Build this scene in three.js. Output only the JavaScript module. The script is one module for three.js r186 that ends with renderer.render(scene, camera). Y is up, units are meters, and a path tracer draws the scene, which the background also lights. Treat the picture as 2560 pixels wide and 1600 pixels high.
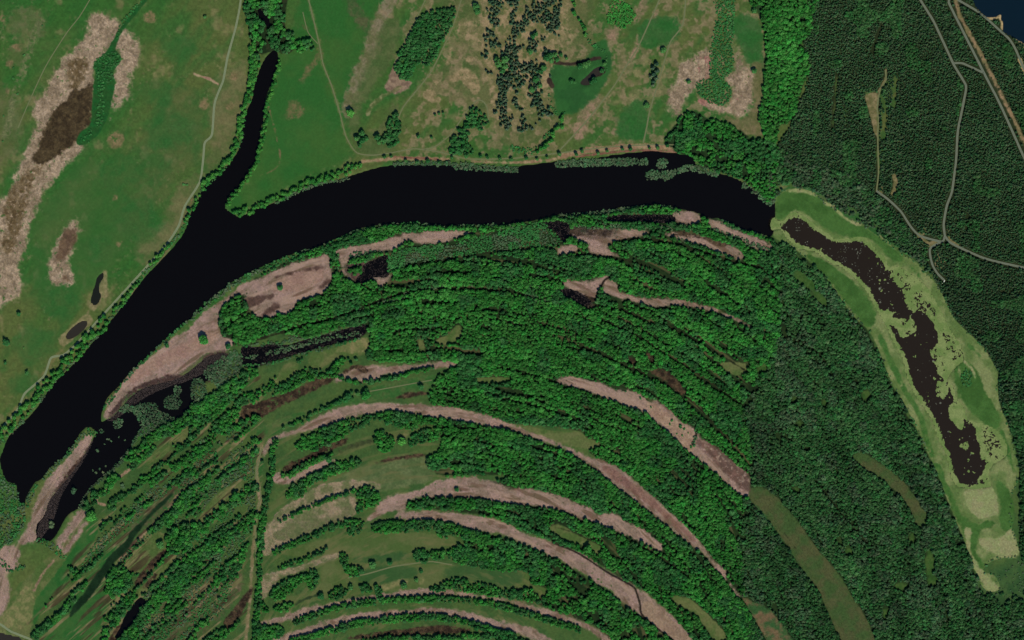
import * as THREE from 'three';
import { Sky } from 'three/addons/objects/Sky.js';
import { mergeGeometries } from 'three/addons/utils/BufferGeometryUtils.js';

// ---------------------------------------------------------------- camera, sky, sun, exposure
const CAMERA_HEIGHT = 9000;
const scene = new THREE.Scene();
const camera = new THREE.PerspectiveCamera(2 * Math.atan(800 / CAMERA_HEIGHT) * 180 / Math.PI, 1.6, 100, 60000);
camera.up.set(0, 0, -1);
camera.position.set(0, CAMERA_HEIGHT, 0);
camera.lookAt(0, 0, 0);
const sunDirection = new THREE.Vector3(0.27, 1.12, 0.74).normalize();      // south-south-east, about 55 degrees high
const sky = new Sky();
sky.name = 'sky';
sky.scale.setScalar(50000);
sky.userData.kind = 'structure';
Object.assign(sky.material.uniforms.turbidity, { value: 5 });
Object.assign(sky.material.uniforms.rayleigh, { value: 1.2 });
Object.assign(sky.material.uniforms.mieCoefficient, { value: 0.004 });
sky.material.uniforms.cloudCoverage.value = 0;
sky.material.uniforms.sunPosition.value.copy(sunDirection);
scene.add(sky);
scene.environmentIntensity = 0.14;
const sun = new THREE.DirectionalLight(new THREE.Color(1.0, 0.955, 0.88), 4.5);
sun.name = 'sun';
sun.position.copy(sunDirection).multiplyScalar(4000);
sun.castShadow = true;
sun.shadow.mapSize.set(4096, 4096);
Object.assign(sun.shadow.camera, { left: -1500, right: 1500, top: 1500, bottom: -1500, near: 100, far: 8000 });
scene.add(sun, sun.target);
const renderer = new THREE.WebGLRenderer({ antialias: true });
renderer.toneMapping = THREE.LinearToneMapping;
renderer.toneMappingExposure = 1.0;
renderer.shadowMap.enabled = true;

// ---------------------------------------------------------------- helpers (plan coordinates: metres east and south of the north-west corner of the view)
const X0 = -160, Y0 = -120, X1 = 2720, Y1 = 1720;          // the mapped country
const wx = (x) => x - 1280, wz = (y) => y - 800;
let seedState = 7;
const seed = (s) => { seedState = s >>> 0; };
const rnd = () => { seedState = (seedState + 0x6d2b79f5) >>> 0; let t = Math.imul(seedState ^ (seedState >>> 15), 1 | seedState); t = (t + Math.imul(t ^ (t >>> 7), 61 | t)) ^ t; return ((t ^ (t >>> 14)) >>> 0) / 4294967296; };
const rr = (a, b) => a + (b - a) * rnd();
const hash = (i, j) => { let h = Math.imul(i, 374761393) ^ Math.imul(j, 668265263); h = Math.imul(h ^ (h >>> 13), 1274126177); return ((h ^ (h >>> 16)) >>> 0) / 4294967296; };
function noise(x, y) {
  const i = Math.floor(x), j = Math.floor(y); let u = x - i, v = y - j; u = u * u * (3 - 2 * u); v = v * v * (3 - 2 * v);
  const a = hash(i, j), b = hash(i + 1, j), c = hash(i, j + 1), d = hash(i + 1, j + 1);
  return a + (b - a) * u + (c - a) * v + (a - b - c + d) * u * v;
}
const fbm = (x, y) => noise(x, y) * 0.5 + noise(x * 2.03 + 17, y * 2.03 - 5) * 0.28 + noise(x * 4.1 - 9, y * 4.1 + 31) * 0.22;
const clamp = (x, a = 0, b = 1) => Math.min(b, Math.max(a, x));
const smooth = (a, b, x) => { const t = clamp((x - a) / (b - a)); return t * t * (3 - 2 * t); };
const lerp = (a, b, t) => a + (b - a) * t;
const P = (text) => text.trim().split(/\s+/).map((p) => p.split(',').map(Number));

// outlines: a closed smooth curve through the points, or a stroked line
const ring = (text) => ({ points: P(text) });
const line = (text, width) => ({ points: P(text), width });
const blob = (x, y, rx, ry = rx, turn = 0) => {
  const points = [], c = Math.cos(turn), s = Math.sin(turn), k = Math.round(x * 7 + y * 13);
  for (let i = 0; i < 12; i++) { const a = i / 12 * Math.PI * 2, w = 0.78 + 0.44 * hash(k, i); points.push([x + (Math.cos(a) * rx * c - Math.sin(a) * ry * s) * w, y + (Math.cos(a) * rx * s + Math.sin(a) * ry * c) * w]); }
  return { points };
};
const many = (text) => P(text).map(([x, y, r]) => blob(x, y, r, r * (0.7 + 0.5 * hash(x, y))));
function trace(ctx, shape, scale, ox, oy) {
  const p = shape.points.map(([x, y]) => [(x - ox) * scale, (y - oy) * scale]), n = p.length, closed = !shape.width;
  ctx.beginPath();
  ctx.moveTo(p[0][0], p[0][1]);
  const at = (i) => closed ? p[(i + n) % n] : p[clamp(i, 0, n - 1)];
  for (let i = 0; i < (closed ? n : n - 1); i++) {
    const a = at(i - 1), b = at(i), c = at(i + 1), d = at(i + 2), k = 1 / 6;
    ctx.bezierCurveTo(b[0] + (c[0] - a[0]) * k, b[1] + (c[1] - a[1]) * k, c[0] - (d[0] - b[0]) * k, c[1] - (d[1] - b[1]) * k, c[0], c[1]);
  }
  if (closed) { ctx.closePath(); ctx.fill(); } else { ctx.lineWidth = shape.width * scale; ctx.lineCap = 'round'; ctx.lineJoin = 'round'; ctx.stroke(); }
}
function bounds(shapes, pad) {
  let a = 1e9, b = 1e9, c = -1e9, d = -1e9;
  for (const s of shapes) for (const [x, y] of s.points) { const w = (s.width ?? 0) / 2; a = Math.min(a, x - w); b = Math.min(b, y - w); c = Math.max(c, x + w); d = Math.max(d, y + w); }
  return [Math.max(X0, Math.floor(a - pad)), Math.max(Y0, Math.floor(b - pad)), Math.min(X1, Math.ceil(c + pad)), Math.min(Y1, Math.ceil(d + pad))];
}
// a mask of shapes over their own box: coverage 0..1 on a grid of `cell` metres, blurred by `soft` metres
function mask(shapes, cell, soft = 0, pad = soft * 2 + 12) {
  const [a, b, c, d] = bounds(shapes, pad), w = Math.max(2, Math.ceil((c - a) / cell)), h = Math.max(2, Math.ceil((d - b) / cell));
  const canvas = document.createElement('canvas'); canvas.width = w; canvas.height = h;
  const ctx = canvas.getContext('2d');
  ctx.fillStyle = ctx.strokeStyle = '#fff';
  for (const s of shapes) trace(ctx, s, 1 / cell, a, b);
  const raw = ctx.getImageData(0, 0, w, h).data;
  let m = new Float32Array(w * h);
  for (let i = 0; i < m.length; i++) m[i] = raw[i * 4 + 3] / 255;
  const r = Math.round(soft / cell / 2);
  if (r > 0) for (let pass = 0; pass < 2; pass++) {
    const t = new Float32Array(w * h), n = 2 * r + 1;
    for (let y = 0; y < h; y++) { let s = 0; for (let x = -r; x <= r; x++) s += m[y * w + clamp(x, 0, w - 1)]; for (let x = 0; x < w; x++) { t[y * w + x] = s / n; s += m[y * w + Math.min(w - 1, x + r + 1)] - m[y * w + Math.max(0, x - r)]; } }
    for (let x = 0; x < w; x++) { let s = 0; for (let y = -r; y <= r; y++) s += t[clamp(y, 0, h - 1) * w + x]; for (let y = 0; y < h; y++) { m[y * w + x] = s / n; s += t[Math.min(h - 1, y + r + 1) * w + x] - t[Math.max(0, y - r) * w + x]; } }
  }
  const at = (x, y) => {
    const u = (x - a) / cell - 0.5, v = (y - b) / cell - 0.5, i = Math.floor(u), j = Math.floor(v);
    if (i < -1 || j < -1 || i >= w || j >= h) return 0;
    const g = (p, q) => m[clamp(q, 0, h - 1) * w + clamp(p, 0, w - 1)], fu = u - i, fv = v - j;
    return lerp(lerp(g(i, j), g(i + 1, j), fu), lerp(g(i, j + 1), g(i + 1, j + 1), fu), fv);
  };
  return { a, b, c, d, w, h, m, cell, at };
}

// ---------------------------------------------------------------- the outlines of the place
const lakeWater = [
  ring('690,124 695,148 690,185 673,220 662,254 659,291 651,331 641,392 632,410 608,453 571,497 562,519 580,533 598,543 619,534 640,520 693,506 733,486 772,466 820,458 873,441 939,421 984,414 1063,414 1169,414 1280,417 1386,405 1481,397 1545,387 1624,379 1677,383 1730,393 1745,425 1777,430 1822,440 1857,457 1896,481 1920,508 1936,506 1937,560 1928,590 1904,584 1862,575 1825,557 1799,545 1769,544 1743,531 1703,522 1658,511 1597,514 1545,519 1505,532 1439,536 1394,536 1346,548 1280,559 1196,561 1116,564 1074,561 1021,557 958,561 905,569 868,583 825,603 788,619 730,635 688,651 640,673 606,690 566,715 516,762 466,804 434,832 407,853 376,885 341,914 320,935 302,959 275,985 259,1012 252,1048 258,1062 246,1080 225,1066 212,1070 196,1088 180,1117 159,1141 124,1170 103,1197 87,1206 66,1240 58,1266 45,1248 40,1210 16,1200 0,1152 8,1128 21,1094 50,1065 87,1027 119,980 143,951 188,906 246,840 280,799 328,739 362,694 413,641 450,598 466,569 476,537 497,498 510,466 550,434 581,400 600,365 608,317 616,280 630,249 635,220 648,180 664,145'),
  ring('645,22 655,28 668,44 676,62 668,66 655,54 647,38'),
];
const sideChannel = [ring('240,1085 262,1052 285,1040 330,990 372,966 437,950 478,925 520,892 560,884 570,895 545,918 525,948 482,968 490,1000 478,1030 440,1055 392,1050 347,1078 330,1112 308,1142 280,1175 246,1200 225,1226 201,1266 169,1287 143,1332 124,1352 95,1345 92,1315 112,1287 124,1253 152,1216 190,1170 222,1120')];
const pools = {
  forest_pool: ring('606,866 640,868 680,858 720,862 767,848 820,834 868,821 912,812 918,824 900,842 825,862 760,880 720,891 672,906 640,917 606,915'),
  reed_pool: ring('910,662 935,650 968,640 970,690 935,692 918,704 890,706 896,690 908,680'),
  swamp_pool: ring('1404,724 1435,726 1465,742 1478,756 1462,764 1430,748 1406,738'),
  flooded_swale: ring('1524,540 1600,536 1674,538 1690,550 1672,556 1600,554 1526,552'),
  alder_pool: ring('1362,556 1395,554 1420,560 1424,580 1412,606 1404,604 1390,580 1366,566'),
  south_pond: ring('352,1494 365,1507 348,1517 344,1536 321,1570 287,1595 300,1572 312,1541 333,1512'),
  corner_pond: ring('-60,1580 0,1584 30,1590 52,1602 40,1680 -80,1680'),
  twin_pond: ring('259,683 257,696 246,714 251,741 245,757 237,762 229,754 233,728 240,710 241,700 249,687'),
  oval_pond: ring('216,804 217,812 207,826 190,840 172,847 165,843 170,831 186,815 204,804'),
  creek_pond: ring('1452,206 1470,188 1484,174 1500,166 1512,172 1505,182 1490,192 1480,208 1462,212'),
};
const quarryWater = [ring('2433,-10 2438,12 2446,24 2465,41 2488,42 2505,33 2503,46 2509,60 2508,76 2516,84 2530,91 2560,108 2640,150 2720,160 2720,-120 2430,-120')];
const mereWater = [ring('1934,548 1957,553 1973,535 1991,530 2021,548 2044,569 2068,583 2084,596 2116,598 2150,593 2174,604 2193,630 2214,649 2224,673 2245,667 2285,690 2320,722 2350,775 2375,825 2400,862 2408,900 2388,918 2368,950 2383,968 2391,996 2409,1020 2420,1051 2443,1056 2488,1074 2514,1108 2515,1140 2482,1162 2470,1190 2478,1215 2450,1220 2396,1216 2375,1181 2367,1139 2346,1096 2330,1049 2301,1006 2282,975 2267,938 2256,893 2237,861 2222,826 2196,780 2169,731 2153,712 2132,691 2103,667 2079,659 2055,641 2034,628 1994,620 1973,601 1949,572 1932,572')];
const marsh = [ring('1938,500 1946,490 1965,474 1994,472 2034,480 2060,506 2089,522 2121,549 2153,560 2185,583 2224,609 2251,633 2285,651 2312,680 2343,712 2370,765 2386,797 2412,824 2454,863 2478,898 2494,932 2494,975 2502,1020 2521,1065 2534,1117 2547,1165 2544,1200 2528,1240 2526,1300 2534,1330 2547,1383 2502,1396 2475,1404 2457,1428 2486,1438 2499,1470 2476,1479 2455,1466 2444,1436 2422,1380 2402,1332 2380,1277 2364,1240 2351,1200 2317,1125 2290,1067 2259,1006 2232,964 2214,919 2195,869 2171,826 2140,797 2113,762 2079,712 2047,673 2007,638 1973,612 1931,585')];
const swales = [   // green sedge swales in the dark wood
  ring('1866,1236 1890,1216 1925,1228 1960,1263 2002,1314 2034,1359 2052,1383 2079,1412 2105,1446 2132,1494 2163,1541 2187,1600 2210,1720 2150,1720 2103,1600 2079,1555 2058,1499 2031,1454 1999,1414 1973,1372 1941,1327 1910,1290 1885,1262'),
  ring('2132,1139 2163,1133 2211,1165 2253,1200 2288,1240 2301,1266 2317,1287 2312,1311 2301,1319 2288,1306 2272,1266 2245,1234 2206,1200 2158,1170'),
  ring('1856,1494 1885,1506 1920,1520 1950,1555 1985,1605 1985,1650 1940,1640 1905,1580 1878,1536'),
];
const reedBeds = {
  lake_spit: ring('258,1046 266,1015 280,992 304,962 328,934 365,902 405,868 434,843 471,825 489,800 524,770 561,747 590,726 597,713 640,699 680,680 719,662 756,654 815,637 826,667 826,713 788,741 767,745 743,756 730,776 709,787 690,778 690,790 655,794 640,792 625,770 606,738 582,744 552,772 548,800 545,821 556,838 584,852 570,874 556,880 516,884 476,915 437,940 370,960 317,990 282,1034 266,1046'),
  west_spit: ring('232,1092 222,1082 205,1098 190,1118 172,1140 140,1172 118,1196 104,1225 88,1262 76,1300 60,1335 40,1358 62,1362 90,1345 96,1312 112,1287 124,1253 152,1214 190,1168 222,1116'),
  bank_reeds: ring('838,628 878,617 931,609 984,591 1024,583 1077,579 1143,577 1180,583 1143,594 1111,604 1053,609 1018,600 992,620 955,630 918,634 878,649 866,660 866,680 890,690 878,700 857,682 849,651'),
  pool_reeds: ring('928,694 955,690 981,684 977,697 958,712 950,716 940,703'),
  point_reeds: ring('1674,537 1705,528 1732,530 1751,541 1746,557 1703,559 1685,549'),
  shore_reeds: ring('1772,549 1804,553 1828,572 1875,589 1925,610 1926,627 1888,620 1849,597 1809,584 1783,573'),
  long_reeds: ring('1420,586 1444,586 1478,578 1518,574 1624,577 1608,588 1592,593 1545,602 1523,610 1523,626 1552,642 1476,634 1470,612 1444,600'),
  clearing_reeds: ring('1391,631 1412,614 1441,613 1441,628 1407,635'),
  curved_reeds: ring('1658,583 1703,584 1756,590 1783,601 1822,612 1859,638 1854,650 1822,636 1783,626 1759,613 1722,605 1677,592'),
  swamp_reeds: ring('1412,704 1465,702 1528,689 1513,705 1497,726 1484,748 1449,730 1420,721'),
  stream_reeds: ring('1518,702 1542,709 1547,728 1611,746 1677,747 1756,762 1800,776 1840,795 1880,815 1876,820 1836,802 1790,782 1751,771 1690,763 1642,769 1611,761 1571,748 1531,740 1508,728'),
  strip_reeds: ring('836,948 860,930 891,919 920,915 1010,914 1090,903 1140,907 1129,917 1053,920 1016,925 1005,936 965,933 939,951 918,960 891,949 870,944 844,957'),
  long_swale: ring('656,1130 664,1112 685,1092 733,1076 772,1053 809,1034 852,1020 905,1010 984,1008 1063,1012 1143,1021 1222,1039 1280,1062 1346,1086 1412,1112 1465,1140 1505,1149 1558,1178 1611,1221 1664,1269 1717,1319 1762,1369 1783,1398 1812,1425 1816,1443 1848,1486 1852,1496 1838,1488 1807,1441 1775,1406 1762,1384 1724,1359 1664,1312 1597,1257 1523,1200 1465,1158 1418,1126 1381,1113 1314,1087 1280,1077 1196,1060 1090,1042 1024,1031 984,1023 944,1029 868,1044 833,1060 799,1068 751,1081 690,1100 670,1120 664,1145'),
  broad_swale: ring('1386,951 1423,942 1505,958 1545,974 1595,983 1619,1003 1645,1003 1677,1027 1703,1056 1737,1070 1751,1094 1783,1114 1809,1135 1836,1159 1872,1186 1874,1220 1865,1242 1843,1230 1809,1200 1762,1158 1730,1134 1690,1097 1637,1052 1619,1034 1545,1005 1478,981 1412,960'),
  middle_swale: ring('952,1250 984,1240 1037,1228 1080,1206 1130,1196 1180,1193 1240,1204 1280,1219 1333,1224 1407,1242 1444,1258 1476,1269 1492,1285 1534,1282 1560,1301 1611,1324 1632,1343 1655,1362 1648,1378 1611,1357 1558,1336 1492,1307 1439,1291 1386,1272 1333,1264 1280,1259 1196,1246 1116,1243 1061,1241 1021,1251 1010,1270 971,1280 930,1300 915,1298 940,1275'),
  ditch_swale: ring('985,1290 1010,1278 1090,1277 1156,1285 1222,1295 1280,1316 1306,1330 1378,1356 1444,1380 1481,1401 1518,1428 1550,1446 1576,1459 1611,1480 1645,1510 1682,1541 1709,1570 1732,1602 1780,1680 1730,1680 1682,1602 1624,1556 1584,1526 1547,1495 1523,1471 1500,1463 1465,1436 1439,1423 1420,1410 1399,1397 1354,1378 1314,1360 1280,1346 1235,1331 1182,1323 1130,1304 1063,1299 987,1296'),
  lower_swale: ring('640,1560 706,1539 759,1520 838,1506 891,1495 952,1485 1024,1473 1063,1470 1143,1478 1222,1489 1280,1500 1333,1513 1386,1529 1439,1548 1492,1571 1530,1600 1520,1612 1480,1580 1430,1557 1346,1533 1280,1509 1249,1501 1116,1487 1024,1489 957,1495 878,1508 799,1524 741,1545 666,1562'),
  bottom_swale: ring('640,1612 666,1598 746,1575 825,1549 905,1532 1010,1524 1077,1519 1143,1525 1209,1541 1280,1559 1328,1569 1390,1604 1440,1650 1400,1650 1340,1602 1280,1580 1222,1566 1156,1548 1090,1534 1037,1537 984,1542 918,1553 825,1577 746,1598 700,1625'),
  belt_reeds: ring('700,1185 690,1175 682,1196 690,1206 720,1210 760,1190 810,1166 840,1150 812,1152 760,1175 730,1190 710,1196'),
  meadow_reeds: ring('655,1345 668,1310 700,1300 760,1278 830,1252 885,1243 890,1270 880,1290 840,1300 800,1315 740,1345 690,1375 660,1388'),
  grey_meadow_reeds: ring('720,1262 760,1240 800,1215 860,1203 930,1205 952,1218 945,1222 900,1216 850,1236 800,1252 740,1278 690,1302 690,1285'),
  verge_reeds: ring('650,1462 652,1442 700,1428 760,1412 800,1396 835,1384 850,1384 840,1396 790,1412 740,1430 700,1446 672,1478 655,1500'),
  south_bank_reeds: ring('140,1352 158,1330 178,1302 200,1272 216,1278 200,1306 180,1328 160,1360 150,1378'),
  south_strip_reeds: ring('158,1376 180,1346 202,1316 215,1300 218,1306 204,1330 186,1358 166,1382'),
  corner_reeds: ring('-20,1420 0,1372 24,1362 48,1372 44,1412 30,1426 10,1440 22,1450 24,1490 10,1530 -20,1540'),
};
const dryMarsh = {
  west_reedbed: ring('230,38 262,36 284,46 300,62 290,90 272,120 262,140 240,152 236,176 238,208 228,262 224,308 196,332 190,357 217,368 190,396 159,421 132,453 111,479 93,519 79,559 69,585 63,625 45,664 53,694 50,731 26,752 -10,770 -80,790 -120,700 -80,560 0,506 34,453 53,403 79,341 98,316 92,300 76,294 88,259 116,225 140,180 159,148 190,114 212,93 218,69'),
  ditch_reedbed: ring('304,70 326,80 354,127 347,145 341,169 326,190 328,232 315,254 284,272 276,300 264,312 276,270 284,230 287,205 280,180 304,150 288,122 288,100'),
  meadow_hollow: ring('185,545 204,558 190,594 183,620 172,654 185,704 148,716 122,699 124,651 140,612 159,569'),
  east_hollow_reeds: ring('1780,112 1760,124 1730,140 1705,156 1692,180 1685,210 1672,226 1668,262 1680,284 1692,300 1702,280 1712,250 1730,230 1750,205 1776,190 1774,150'),
  east_ring_reeds: ring('1822,86 1838,100 1848,140 1860,168 1878,170 1886,230 1876,270 1850,292 1800,280 1760,268 1750,250 1790,262 1822,262 1832,240 1826,210 1808,190 1836,180 1838,140'),
};
// clearings and meadow strips among the trees
const clearings = [
  ring('1090,855 1120,860 1148,846 1156,822 1142,812 1120,836 1095,845'), ring('1045,850 1058,850 1060,878 1050,880'), ring('1195,944 1270,944 1265,955 1205,958'),
  ring('1372,1318 1400,1311 1440,1333 1500,1364 1494,1388 1480,1372 1450,1362 1400,1344'), ring('1680,1490 1720,1494 1760,1526 1790,1555 1818,1592 1790,1603 1765,1572 1740,1538 1690,1506'),
  ring('1300,1062 1328,1066 1386,1076 1452,1078 1466,1095 1500,1110 1472,1124 1466,1140 1412,1112 1346,1088'),
  ring('772,895 800,880 850,865 900,845 922,848 918,880 890,890 850,896 810,915 790,924 774,915'), ring('712,910 745,905 740,930 715,955 690,962 690,950'),
  ring('640,1078 660,1066 740,1034 800,1012 860,990 930,968 1000,950 1088,936 1090,948 1066,985 1005,990 880,1010 800,1026 740,1058 690,1084 650,1098'),
  ring('1270,1428 1322,1434 1320,1468 1280,1468'), ring('1330,1462 1368,1470 1360,1490 1340,1484'),
  ring('420,1105 452,1076 470,1066 468,1092 460,1106 440,1108'), ring('365,1152 392,1130 425,1112 420,1130 390,1150 372,1160'),
  ring('400,1248 425,1225 440,1218 452,1228 446,1244 425,1276 395,1300 300,1395 282,1420 258,1465 268,1492 258,1545 235,1602 100,1602 134,1542 170,1503 208,1452 236,1425 268,1380 326,1318 378,1264'),
  ring('217,1300 248,1300 246,1332 215,1380 196,1414 170,1440 158,1470 112,1510 80,1566 66,1602 -20,1602 -20,1540 8,1535 40,1470 72,1440 110,1400 142,1386 160,1380'),
  ring('430,1340 470,1300 490,1300 470,1330 420,1370 390,1395 352,1430 320,1425 310,1415 350,1370 395,1330'), ring('500,1290 540,1240 590,1205 612,1205 580,1250 540,1285 515,1310 495,1308'),
  ring('340,1480 370,1450 400,1420 430,1390 440,1372 448,1378 430,1410 390,1450 350,1490'), ring('1800,910 1850,905 1868,920 1840,940'),
];
const glades = [blob(2165, 985, 11, 14), blob(2000, 1060, 9, 9), blob(1985, 1000, 8, 10), blob(2060, 1008, 7, 10), ring('2314,1392 2328,1372 2336,1400 2332,1432 2318,1440'), blob(2255, 1464, 18, 10), blob(2332, 1452, 12, 15), blob(2212, 1530, 6, 18), blob(2100, 1350, 7, 11), blob(2122, 1376, 8, 14), blob(1992, 1224, 10, 7), blob(2010, 700, 30, 12, 0.7), blob(2050, 745, 26, 9, 0.8), blob(2280, 1345, 7, 14), blob(1906, 922, 14, 10)];
const flooded = [ring('268,1044 317,984 372,952 437,934 476,912 516,884 560,874 578,884 562,908 520,928 470,952 420,968 370,990 325,1020 288,1050'), ring('236,1096 210,1150 178,1198 152,1242 138,1288 112,1336 92,1350 100,1300 114,1255 146,1214 186,1168 220,1114'), ring('862,664 905,648 940,650 925,680 905,700 880,704'), ring('1470,744 1440,726 1404,720 1408,742 1440,760 1484,770'), ring('1400,556 1450,568 1530,568 1540,590 1470,600 1420,600')];
const wetGrass = ring('434,1229 392,1263 365,1293 328,1327 317,1348 278,1385 251,1422 228,1451 217,1473 185,1512 172,1544 192,1528 230,1488 251,1457 286,1406 317,1375 344,1332 381,1287 413,1258');
const wetBrown = [ring('640,1006 690,990 740,972 790,946 832,934 838,945 800,970 735,1000 690,1022 640,1050 606,1055 606,1018'), ring('423,1369 402,1398 370,1438 344,1465 339,1454 365,1417 397,1383'), ring('400,1430 372,1466 356,1470 380,1440'),
  ring('862,1596 957,1578 1037,1569 1103,1561 1178,1573 1156,1581 1063,1586 931,1595'), ring('854,929 880,914 905,912 922,926 905,930 888,920 866,934'), ring('705,1186 715,1162 760,1142 800,1118 850,1098 872,1096 856,1112 800,1140 760,1160 730,1180'),
  ring('1000,1148 1060,1140 1062,1134 1000,1141 940,1152 940,1157'), ring('990,990 1020,982 1062,980 1064,987 1000,996'), ring('560,1555 600,1500 625,1470 632,1476 605,1530 575,1570'), ring('270,1600 300,1560 312,1566 295,1600'),
  ring('1660,586 1700,578 1740,586 1790,604 1822,612 1800,615 1750,596 1690,589'), ring('1420,584 1440,570 1520,573 1524,592 1470,588 1440,592'), ring('1440,735 1484,745 1482,772 1455,760'),
  ring('1625,930 1665,925 1712,974 1700,985 1660,950'), ring('1568,892 1590,896 1590,912 1575,905'), ring('1612,884 1634,888 1632,910')];
const wetShadeLines = [line('1000,667 1090,652 1150,642 1280,623 1400,606', 3.1), line('890,776 960,747 1050,724 1150,719 1280,730 1340,745', 3.7), line('1440,634 1520,641 1590,656 1620,664', 3.7), line('1545,602 1600,595 1680,607 1760,630 1850,657 1910,672', 3.7), line('1486,762 1560,776 1620,802', 3.7), line('1500,798 1590,836 1640,869 1710,912 1790,967 1850,1012', 3.7), line('1660,808 1740,851 1840,911 1872,932', 3.7), line('1445,858 1545,906 1650,951 1740,1012 1800,1077 1845,1115', 3.7), line('1180,912 1225,926 1280,931 1350,940 1400,957', 3.1), line('1280,1012 1360,1020 1440,1032', 2.5), line('640,850 700,832 760,812 830,797 900,772', 4.3), line('1000,800 1080,790 1200,790 1300,800', 1.9), line('1300,850 1400,870 1480,900', 1.9), line('1200,980 1300,985 1400,1000', 1.9), line('1500,1040 1560,1075 1640,1140', 1.9), line('1130,1120 1240,1130 1340,1150 1420,1190', 2.5), line('1100,1160 1200,1165 1300,1185', 1.9), line('1330,1300 1430,1330 1540,1380', 2.5), line('1560,1340 1640,1385 1720,1440', 3.1), line('1290,1092 1250,1084 1160,1064', 1.9), line('960,877 1010,874', 4.3), line('1100,770 1180,768 1260,772', 2.5), line('1940,1110 2000,1150 2060,1210', 2.5), line('1960,840 2030,870 2080,920 2150,960', 3.1), line('2040,1200 2110,1290 2180,1370', 3.1), line('1960,1330 1990,1372', 1.9), line('2000,700 2080,780 2130,830', 3.1)];
const scrubPatches = [ring('970,640 1000,625 1060,612 1120,612 1180,596 1280,570 1350,556 1390,584 1405,604 1380,615 1280,622 1150,640 1090,652 1040,655 1000,668 972,682')];
const leftOvers = [ring('476,938 520,888 566,880 570,900 530,950 440,956 372,966 317,996 285,1040 275,1036 317,984 372,952 437,936')];
const tracks = {
  west: ['600,-60 602,0 590,66 569,143 558,201 537,257 530,336 512,357 508,400 499,456 463,514 447,564 418,609 355,680 246,800 190,861 159,887 128,895 110,940 63,983 50,1012 36,1035 0,1075 -60,1140', 5.4],
  north_wood: ['2270,-60 2301,0 2335,56 2383,159 2408,201 2415,220 2404,280 2394,331 2390,400 2380,477 2367,514 2359,559 2362,590', 5.6],
  west_wood: ['2362,590 2354,604 2301,590 2277,567 2253,530 2222,500 2191,477', 5.2],
  jetty_path: ['2354,604 2325,622 2330,659 2343,683 2361,701', 5],
  east_wood: ['2362,590 2380,609 2462,646 2560,669 2640,680', 5.4],
  corridor: ['2360,-60 2372,0 2376,16 2460,183 2502,265 2560,394 2600,480', 5.6],
  connector: ['2383,158 2408,159 2460,183', 5],
  quarry: ['2360,-30 2396,0 2449,32 2497,74 2523,98 2539,124 2560,172 2620,290', 5.4],
  south_corner: ['-40,1545 0,1560 26,1578 61,1592 80,1602 120,1650', 5.4],
};
const trails = {
  meadow: ['765,-40 772,0 788,66 799,114 809,164 830,217 849,280 865,341 891,381 931,388 984,381 1037,372 1103,381 1169,397 1280,396 1386,384 1518,368 1624,362 1690,362', 2.8],
  hollow: ['1712,-40 1714,0 1706,63 1677,103 1664,143 1640,225 1624,278 1617,317 1608,357', 3.4],
  heath: ['1660,-40 1648,0 1597,114 1566,164 1539,209 1497,265 1460,310 1399,376', 3.2],
  copse: ['1075,-40 1063,0 1032,66 1005,120 985,160', 2.6],
  copse_east: ['1165,-40 1153,0 1129,74 1077,180 1010,265 995,300', 3],
  loop: ['1222,300 1218,270 1208,254 1193,251 1169,275 1129,333 1090,365 1060,374', 3],
  west_field: ['230,-10 200,40 165,85 115,165 75,250 45,320', 2.4],
  fork: ['757,30 770,80 795,110', 2.2],
  strip: ['886,985 960,972 1080,950', 2.4],
  south_meadow: ['870,1445 920,1434 985,1416 1040,1408 1080,1404 1130,1412', 3],
  belt: ['655,1120 640,1180 652,1240 640,1300 640,1400', 3.4],
  ride: ['2191,478 2196,430 2194,340 2196,300 2193,270 2200,225 2215,200 2213,175', 3.4],
};

// ---------------------------------------------------------------- ground cover: what grows or lies where (colours of the matter, with shade painted into some dark lines)
const TW = 2048, TH = Math.round(TW * (Y1 - Y0) / (X1 - X0)), CELL = (X1 - X0) / TW;
const cover = new Float32Array(TW * TH * 3);
for (let j = 0, o = 0; j < TH; j++) for (let i = 0; i < TW; i++, o += 3) {           // meadow grass in several shades
  const x = X0 + (i + 0.5) * CELL, y = Y0 + (j + 0.5) * CELL, sx = x + y * 0.55;
  const a = smooth(0.3, 0.7, fbm(sx / 190 + 3, y / 300)), b = smooth(0.42, 0.75, fbm(sx / 46 + 40, y / 70 + 9)), c = smooth(0.6, 0.86, fbm(x / 30 - 8, y / 36 + 80)), f = fbm(x / 5, y / 5) - 0.5;
  let r = lerp(52, 82, a), g = lerp(93, 95, a), u = lerp(40, 50, a);
  r = lerp(r, 42, b * 0.55); g = lerp(g, 92, b * 0.55); u = lerp(u, 40, b * 0.55);
  r = lerp(r, 126, c * 0.62); g = lerp(g, 114, c * 0.62); u = lerp(u, 80, c * 0.62);
  { const d = smooth(0.62, 0.8, fbm(x / 8 + 60, y / 8)) * smooth(0.4, 0.7, fbm(sx / 60, y / 90 + 30)); r = lerp(r, 128, d * 0.5); g = lerp(g, 118, d * 0.5); u = lerp(u, 84, d * 0.5); }
  { const d = smooth(0.5, 0.8, fbm(sx / 90 + 200, y / 130 + 77)) * (0.35 + 0.5 * noise(x / 12 + 7, y / 12)); r = lerp(r, 100, d * 0.42); g = lerp(g, 98, d * 0.42); u = lerp(u, 60, d * 0.42); }
  const k = 1 + f * 0.32; cover[o] = r * k; cover[o + 1] = g * k; cover[o + 2] = u * k;
}
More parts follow.
